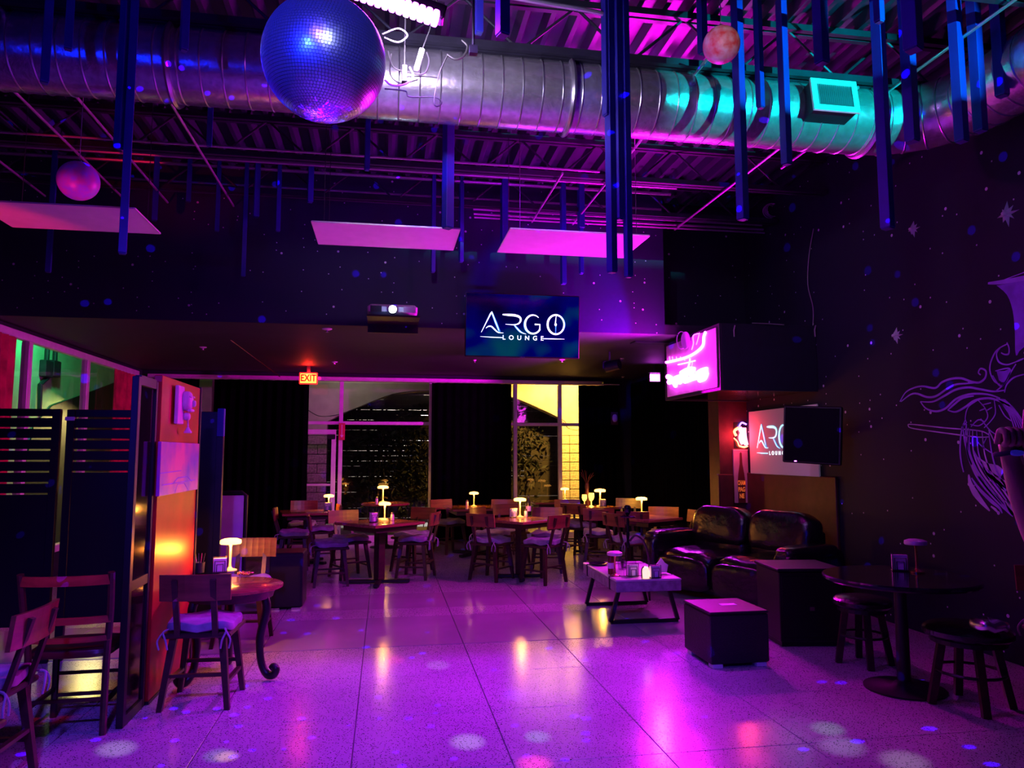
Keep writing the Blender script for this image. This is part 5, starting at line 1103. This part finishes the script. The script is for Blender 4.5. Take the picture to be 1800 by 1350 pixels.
# ------------------------------------------------------------------ left round table with curled legs, its chairs and tableware
lt_ = thing('curled_leg_table', 'small round wooden table on black curled legs by the red panel', 'table', (-1.09, 5.76, 0)); lt_.scale = (.87, .87, 1)
lz = .66
MB().lathe([(.40, lz-.03), (.42, lz-.022), (.42, lz-.008), (.40, lz)], n=40).build('tabletop', 'wood_top', lt_, True)
MB().lathe([(.34, lz-.09), (.36, lz-.03)], n=30).build('apron', 'wood_dark', lt_, True)
for k in range(3):
    a = -.35+2*PI*k/3; d2 = Vector((math.cos(a), math.sin(a), 0)); pr_ = [(.29, lz-.05), (.33, .5), (.28, .3), (.29, .14), (.34, .05), (.40, .04), (.43, .075), (.405, .1), (.385, .085)]
    MB().tube(bez([d2*r_+Vector((0, 0, z_)) for r_, z_ in pr_], 5), [.034]*12+[.03]*21+[.026]*8, 10).build('curled_leg', 'iron_black', lt_, True)
chair(-1.15, 5.28, -3, 'dark chair with its back to us before the round curled-leg table')
p = at_Z(441, 946, .85); chair(p.x, p.y-.25, 178, 'chair with an orange-lit backrest behind the curled-leg table')
tlp = at_Z(404, 1003, lz+.002); table_lamp(tlp.x, tlp.y, lz+.002, 'glowing lamp on the round curled-leg table by the red panel', e_=4.0, sc=1.1, glow=(1.0, .32, .04))
holder(tlp.x-.06, tlp.y-.09, lz+.002, 12, 'napkin holder under the lamp on the curled-leg table')
tc_ = thing('cutlery_tin', 'small black tin of cutlery on the curled-leg table', 'cutlery', (tlp.x-.22, tlp.y-.06, lz+.002)); MB().lathe([(.035, 0), (.04, .08), (.037, .08), (.032, .006)], n=16).build('tin', 'holder_black', tc_)
for k in range(4): MB().bar((.01*(k-1.5), 0, .02), (.025*(k-1.5), .01, .15), .006, .002).build('fork', 'silver', tc_)
bs = thing('snack_dish', 'shallow dish of orange snacks on the curled-leg table', 'dish', at_Z(432, 1012, lz+.002)); MB().lathe([(.05, 0), (.085, .018), (.08, .018), (.045, .006)], n=24).build('dish', 'glassware', bs, True)
mb = MB()
for k in range(60): a = random.random()*6.28; r_ = .06*math.sqrt(random.random()); mb.pillow((r_*math.cos(a), r_*math.sin(a), .014+random.random()*.012), (.022, .01, .009), .9, Matrix.Rotation(random.random()*3, 3, 'Z'), 6, 4)
mb.build('snacks', 'brass', bs, True, kind='stuff')
# far-left chairs
lb_ = thing('ladder_chair', 'dark ladder-back chair with a red-lit top rail at left', 'chair', (-1.78, 4.93, 0), math.radians(2))
MB().pillow((0, 0, .46), (.45, .44, .06), .4, None, 22, 8).build('seat', 'wood_dark', lb_, True)
for s in (-1, 1):
    MB().tube(bez([(s*.2, -.19, 0), (s*.205, -.2, .45), (s*.225, -.24, .7), (s*.235, -.29, .93)], 5), .02, 8).build('back_leg', 'wood_dark', lb_, True); MB().tube([(s*.19, .18, 0), (s*.19, .18, .44)], .02, 8).build('front_leg', 'wood_dark', lb_, True); MB().bar((s*.195, -.19, .17), (s*.19, .18, .17), .02).build('stretcher', 'wood_dark', lb_)
for z, h_, mt in ((.89, .055, 'red_panel'), (.66, .04, 'red_panel'), (.55, .03, 'wood_dark')):
    yb = -.29+(.93-z)*.22; rb = MB(); ribbon(rb, bez([(-.23, yb, z), (-.12, yb-.035, z), (0, yb-.045, z), (.12, yb-.035, z), (.23, yb, z)], 4), [h_], (0, -1, 0), .016); rb.build('ladder_rail', 'wood_plank', lb_)
for z in (.13, .26): MB().bar((-.19, .18, z), (.19, .18, z), .018).build('stretcher', 'wood_dark', lb_)
MB().bar((-.2, -.19, .2), (.2, -.19, .2), .018).build('stretcher', 'wood_dark', lb_)
chair(-1.95, 4.1, 88, 'plank-back chair seen from behind at the far left edge')
chair(-1.80, 3.42, -92, 'nearest cushioned chair cut by the lower left frame edge')
# ------------------------------------------------------------------ left partition: slatted screens, dark glass leaf, red panel, print, relief
def slat_screen(x0, x1, y, zt_, label, zs=1.3):
    g = thing('slatted_screen', label, 'screen', ((x0+x1)/2, y, 0), 0, 'black slatted screens'); h = (x1-x0)/2
    for s in (-1, 1): MB().b6(s*h-.03, s*h+.03, -.02, .02, 0, zt_, .004).build('post', 'plastic_black', g)
    z = zs; MB().b6(-h+.03, h-.03, -.015, .015, .28, .3).build('bottom_rail', 'plastic_black', g); MB().b6(-h+.03, h-.03, -.01, .01, .3, zs-.014).build('lower_board', 'plastic_black', g)
    while z < zt_-.02:
        MB().b6(-h+.03, h-.03, -.012, .012, z, min(z+.072, zt_), .003).build('slat', 'plastic_black', g); z += .086
    return g
YSC = 6.4
zsc = at_Y(100, 719, YSC).z
slat_screen(colX(-70, YSC), colX(97, YSC), YSC, zsc, 'black slatted screen at the left frame edge')
sc2 = slat_screen(colX(118, YSC), colX(238, YSC), YSC+.05, zsc, 'black slatted screen right of the first, before the red curtain', 1.47)
MB().b6(-.09, -.02, -.03, -.02, zsc-.09, zsc-.06, .002).build('hinge_plate', 'white_paint', sc2, loc=(colX(118, YSC)-sc2.location.x+.05, 0, 0))
gx = -1.49
gl = thing('dark_glass_leaf', 'dark glossy glass leaf in a black frame before the red panel', 'glass panel', (gx-.02, 4.82, 0))
MB().b6(-.02, .02, 0, .05, 0, 2.08, .004).build('frame_post', 'plastic_black', gl); MB().b6(-.02, .02, .36, .40, 0, 2.08, .004).build('frame_post', 'plastic_black', gl); MB().b6(-.006, .006, .05, .36, .06, 2.03).build('pane', 'glass_dark', gl)
for z in (.0, 2.03): MB().b6(-.018, .018, .05, .36, z, z+.06).build('frame_rail', 'plastic_black', gl)
MB().b6(-.018, .018, .05, .36, .78, .84).build('frame_rail', 'plastic_black', gl)
rp = thing('red_partition', 'tall glossy red partition panel standing at the left', 'partition', (gx-.01, 5.24, 0))
MB().b6(-.025, .025, 0, 1.02, .02, 2.13, .004).build('panel', 'red_panel', rp); MB().b6(-.035, .035, 1.02, 1.06, 0, 2.14, .004).build('edge_post', 'plastic_black', rp); MB().b6(-.03, .03, 0, 1.02, 0, .02).build('base_rail', 'plastic_black', rp)
a, b_ = at_X(284, 776, gx+.04), at_X(347, 864, gx+.04)
pt = thing('sunset_print', 'pink and violet unframed print hung on the red partition', 'picture', (gx+.018, a.y, at_X(284, 872, gx+.04).z)); ph2 = a.z-pt.location.z; pl2 = b_.y-a.y
MB().b6(0, .022, 0, pl2, 0, ph2, .003).build('canvas', 'art_print', pt)
mb = MB(); 
ribbon(mb, [(.0235, pl2*.3, ph2*.2), (.0235, pl2*.42, ph2*.3), (.0235, pl2*.68, ph2*.31), (.0235, pl2*.8, ph2*.2)], [.008], (1, 0, 0), .001); ribbon(mb, [(.0235, pl2*.05, ph2*.2), (.0235, pl2*.9, ph2*.22)], [.006], (1, 0, 0), .001); ribbon(mb, [(.0235, pl2*.36, ph2*.02), (.0235, pl2*.42, ph2*.18), (.0235, pl2*.6, ph2*.18), (.0235, pl2*.72, ph2*.02)], [.006], (1, 0, 0), .001); ribbon(mb, [(.0235, 0, ph2*.42), (.0235, pl2*.5, ph2*.44)], [.006], (1, 0, 0), .001)
mb.build('drawn_lines', 'mural_fill2', pt)
mc = at_X(316, 715, gx+.03); mk = thing('carved_mask', 'violet-lit carved face relief with tassel on the red partition', 'wall ornament', mc); mk.scale = (.85, .85, .85)
MB().b6(0, .03, -.16, .02, -.15, .17, .006).build('plaque', 'pale_panel', mk)
MB().pillow((.05, .03, .05), (.09, .15, .17), .8, None, 14, 10).pillow((.1, .05, .03), (.04, .035, .06), .8, None, 8, 6).pillow((.085, .0, .085), (.03, .06, .02), .8, None, 8, 6).pillow((.085, .08, .085), (.03, .06, .02), .8, None, 8, 6).pillow((.08, .04, -.03), (.05, .1, .03), .7, None, 10, 6).pillow((.05, .04, -.08), (.06, .08, .07), .8, None, 10, 8).build('face', 'pale_panel', mk, True)
MB().tube(bez([(.05, .06, -.1), (.05, .08, -.13), (.05, .09, -.17)], 4), .007).lathe([(.01, -.17), (.02, -.19), (.034, -.21), (.032, -.22)], (.05, .09, 0), 10).build('tassel', 'pale_panel', mk)
sl = at_Y(368, 740, 7.25)
cf = thing('folded_leaf', 'narrow black post leaf with a notched top coloured blue as if lit', 'post', (sl.x, 7.25, 0)); ztp = at_Y(368, 718, 7.25).z
MB().b6(-.10, .10, -.02, .02, 0, ztp-.03, .004).build('leaf', 'plastic_black', cf)
for s in (-1, 1): MB().b6(s*.105-.03, s*.105+.03, -.03, .03, 0, ztp-.26, .004).build('post', 'plastic_black', cf); MB().b6(s*.105-.03, s*.105+.03, -.03, .03, ztp-.26, ztp, .004).build('lit_post_head', 'bar_lit_blue', cf)  # blue light falling on the heads is put into their colour
for z in (ztp-.12, ztp-.21): MB().b6(-.02, .02, -.026, -.02, z, z+.015).build('slot', 'iron_black', cf)
pp = at_Y(406, 915, 8.6); up_ = thing('upright_panel', 'pale upright panel with a dark rounded top by the left curtain', 'panel', (pp.x, 8.6, 0)); zt2 = at_Y(406, 866, 8.6).z
MB().b6(-.15, .13, -.02, .02, .05, zt2-.03, .01).build('face', 'upright_pink', up_); MB().tube([(-.17, 0, 0), (-.16, 0, zt2-.05), (-.12, 0, zt2), (.1, 0, zt2+.005), (.15, 0, zt2-.03), (.15, 0, 0)], .022, 8).build('rim', 'plastic_black', up_, True)
bxc = at_Z(505, 1072, 0); bk = thing('speaker_box', 'black floor speaker box left of the central tables', 'speaker', (bxc.x-.02, bxc.y+.2, 0)); MB().b6(-.17, .17, -.2, .2, .02, .58, .012).build('cabinet', 'plastic_black', bk); MB().b6(-.15, .15, -.206, -.2, .05, .55).build('grille', 'plastic_black', bk); MB().b6(.06, .15, -.2, -.1, 0, .02).build('foot', 'silver', bk); MB().b6(-.15, -.06, -.2, -.1, 0, .02).build('foot', 'silver', bk)
wb_ = at_Z(214, 1230, 0); wd_ = thing('floor_bracket', 'small pale blue-lit bracket standing at the partition foot', 'bracket', wb_); MB().b6(-.025, .025, -.02, .02, 0, .03, .003).build('foot', 'white_paint', wd_); MB().b6(-.016, -.009, -.006, .006, .03, .095).b6(.009, .016, -.006, .006, .03, .095).b6(-.016, .016, -.006, .006, .088, .097).build('clip', 'white_paint', wd_)
# fire extinguisher sign, clock and small wall items at the rear
sg = thing('arrow_sign', 'small red sign with a down arrow on the window post', 'sign', at_Y(601, 758, YB-.06)); MB().b6(-.055, .055, 0, .01, -.16, .15, .002).build('plate', 'sign_red', sg)
mb = MB(); ribbon(mb, [(0, -.001, .12), (0, -.001, -.08)], [.012], (0, -1, 0), .001); mb.prism([(-.03, -.001, -.07), (.03, -.001, -.07), (0, -.001, -.12)], (0, -.002, 0)); mb.build('arrow', 'paper', sg)
fm = at_Y(1081, 735, YB-.3); fk = thing('wall_plaque', 'small pale face plaque on the dark rear wall corner', 'plaque', fm); MB().b6(-.07, .07, .02, .035, -.13, .12, .006).build('board', 'maroon', fk); MB().pillow((0, 0.005, 0), (.1, .05, .15), .8, None, 14, 10).build('face', 'pale_panel', fk, True)
# ------------------------------------------------------------------ beams thrown on the floor by an effect light above the camera
bo = Vector((0.55, 1.2, 4.35))
ef = thing('effect_light', 'multi-beam effect light hung above the camera', 'lamp', bo); MB().lathe([(.12, .05), (.14, .1), (.12, .2), (.05, .24)], n=20).build('shell', 'plastic_black', ef, True); MB().lathe([(.01, .0), (.09, .02), (.115, .05)], n=20).build('dome', 'glassware', ef, True); MB().cyl((0, 0, .24), (0, 0, .52), .015).build('stem', 'steel_dark', ef)
for px_, py_, c_, e_, an in ((205, 1316, (.8, .8, 1), 150, 2.6), (770, 1169, (.6, .9, .8), 75, 2.2), (822, 1304, (.8, .8, 1), 130, 2.8), (945, 1295, (.3, 1, .9), 90, 2.2), (1455, 1281, (.4, 1, .75), 80, 2.6), (1480, 1312, (.6, .6, 1), 90, 3.4), (1590, 1338, (.9, .8, 1), 80, 3.4), (690, 1160, (1, .02, .25), 420, 2.2), (940, 1342, (1, .05, .3), 380, 2.8), (385, 1328, (.2, 1, .45), 70, 2.2), (398, 1330, (1, .45, .03), 260, 1.7), (1178, 1160, (1, .03, .4), 60, 2.2), (906, 1223, (.05, .02, 1), 160, 2.4), (1330, 1335, (1, .05, .7), 70, 3.2), (1030, 1290, (.02, .02, .02), 1, 2)):
    if e_ < 5: continue
    lamp('effect_beam', 'SPOT', bo-Vector((0, 0, .02)), at_Z(px_, py_, 0), c_, e_*5.5, .01, angle=an*.92, blend=1.0)
# ------------------------------------------------------------------ bystander at the right edge raising a hand with a wristband
def skin_body(name, V, E, mt, parent, sub=2):
    me = bpy.data.meshes.new(name); me.from_pydata([v[0] for v in V], E, []); o = bpy.data.objects.new(name, me); C.objects.link(o); 
    sm = o.modifiers.new('s', 'SKIN'); sm.use_smooth_shade = True
    for i, v in enumerate(V): r_ = v[1]; me.skin_vertices[0].data[i].radius = r_ if isinstance(r_, tuple) else (r_, r_); me.skin_vertices[0].data[i].use_root = (i == 0)
    ss = o.modifiers.new('u', 'SUBSURF'); ss.levels = sub; ss.render_levels = sub; bpy.context.view_layer.update()
    m3 = bpy.data.meshes.new_from_object(o.evaluated_get(bpy.context.evaluated_depsgraph_get())); bpy.data.objects.remove(o)
    m3.name = name; m3.materials.clear(); m3.materials.append(M[mt]); q = bpy.data.objects.new(name, m3); C.objects.link(q); q.parent = parent
    for p in m3.polygons: p.use_smooth = True
    return q
dp = 2.35
def ad(px, py, d=dp): r = ray(px, py); return O+r*(d)
wr = ad(1775, 806); kn = ad(1770, 772); el_ = ad(1838, 985, 2.3); sh = el_+Vector((.20, -.08, .10))
base = Vector((sh.x+.2, sh.y-.06, 0))
pe = thing('person', 'bystander at the right edge raising a fist with a glowing wristband', 'person', base)
Lc = lambda p: Vector(p)-base
nk = Vector((0, 0, 1.46)); ch_ = Vector((0, 0, 1.25)); pv = Vector((0, 0, .95))
V = [(pv, (.15, .11)), (Vector((0, 0, 1.08)), (.14, .10)), (ch_, (.16, .11)), (Vector((0, 0, 1.39)), (.13, .085)), (nk, (.055, .055)), (Vector((0, .02, 1.54)), (.055, .06)), (Vector((0, .02, 1.63)), (.078, .095)), (Vector((0, .02, 1.71)), (.06, .075)),
     (Lc(sh), (.06, .06)), (Lc(el_), (.046, .046)), (Lc(wr.lerp(el_, .35)), (.042, .042)), (Lc(wr), (.027, .027)), (Lc(wr.lerp(kn, .5)), (.033, .026)), (Lc(kn), (.04, .028)),
     (Vector((.21, 0, 1.37)), (.06, .06)), (Vector((.27, .03, 1.08)), (.045, .045)), (Vector((.24, .14, .86)), (.03, .03)),
     (Vector((-.1, 0, .86)), (.095, .095)), (Vector((-.11, .02, .48)), (.065, .065)), (Vector((-.11, 0, .08)), (.045, .045)), (Vector((-.11, .13, .04)), (.04, .035)), (Vector((.1, 0, .86)), (.095, .095)), (Vector((.11, .02, .48)), (.065, .065)), (Vector((.11, 0, .08)), (.045, .045)), (Vector((.11, .13, .04)), (.04, .035))]
E = [(0, 1), (1, 2), (2, 3), (3, 4), (4, 5), (5, 6), (6, 7), (3, 8), (8, 9), (9, 10), (10, 11), (11, 12), (12, 13), (3, 14), (14, 15), (15, 16), (0, 17), (17, 18), (18, 19), (19, 20), (0, 21), (21, 22), (22, 23), (23, 24)]
skin_body('body', V, E, 'skin', pe, 2)
# fingers: curled round a slim stick, thumb at the side
across = RT*1.0; up3 = UP; fw3 = -FW
for k, (off, ln_) in enumerate(((-.030, .9), (-.010, 1.0), (.010, .95), (.029, .8))):
    r0 = Lc(kn)+across*off+up3*.006
    pts = [r0-up3*.02, r0+up3*.022*ln_+fw3*.012, r0+up3*.02*ln_+fw3*.038, r0-up3*.012+fw3*.044, r0-up3*.022+fw3*.028]
    MB().tube(bez(pts, 4), [.0105]*4+[.0105]*4+[.0098]*4+[.0092]*4+[.007], 10).build('finger', 'skin', pe, True)
t0 = Lc(wr.lerp(kn, .45))+across*.03
MB().tube(bez([t0, t0+across*.022+up3*.02+fw3*.02, t0+across*.012+up3*.036+fw3*.045, t0-across*.012+up3*.042+fw3*.052], 4), [.014]*4+[.0125]*4+[.0115]*4+[.009], 10).build('thumb', 'skin', pe, True)
ax = (wr-el_).normalized(); mb = MB(); u_ = ax.orthogonal().normalized(); v2 = ax.cross(u_); wc = Lc(wr.lerp(kn, .35))
mb.tube([wc+(u_*math.cos(2*PI*i/20)+v2*math.sin(2*PI*i/20))*.037 for i in range(20)], .008, 8, True); mb.build('wristband', 'cloth_dark', pe, True)
MB().pillow(wc+fw3*.038, (.045, .02, .02), .8, None, 12, 8).build('band_light', 'band_glow', pe, True)
stk = Lc(kn)+fw3*.03
MB().cyl(stk+across*.03-up3*.03, Lc(ad(1791, 720))+fw3*.03, .006, n=8).build('held_stick', 'skin', pe)
MB().lathe([(.075, 1.71), (.1, 1.68), (.105, 1.63), (.09, 1.58), (.085, 1.66), (.06, 1.74), (.01, 1.765)], (0, .0, 0), 18).build('hair', 'hair_dark', pe, True)
mb = MB(); mb.lathe([(.165, .9), (.175, 1.05), (.19, 1.25), (.2, 1.36), (.12, 1.43), (.07, 1.45)], n=24); o_ = mb.build('shirt', 'cloth_dark', pe, True); o_.scale = (1, .75, 1)
for s in (-1, 1): MB().tube([(s*.1, 0, .95), (s*.11, .02, .5), (s*.11, 0, .06)], [.125, .09, .075], 12).build('trouser_leg', 'cloth_dark', pe, True)
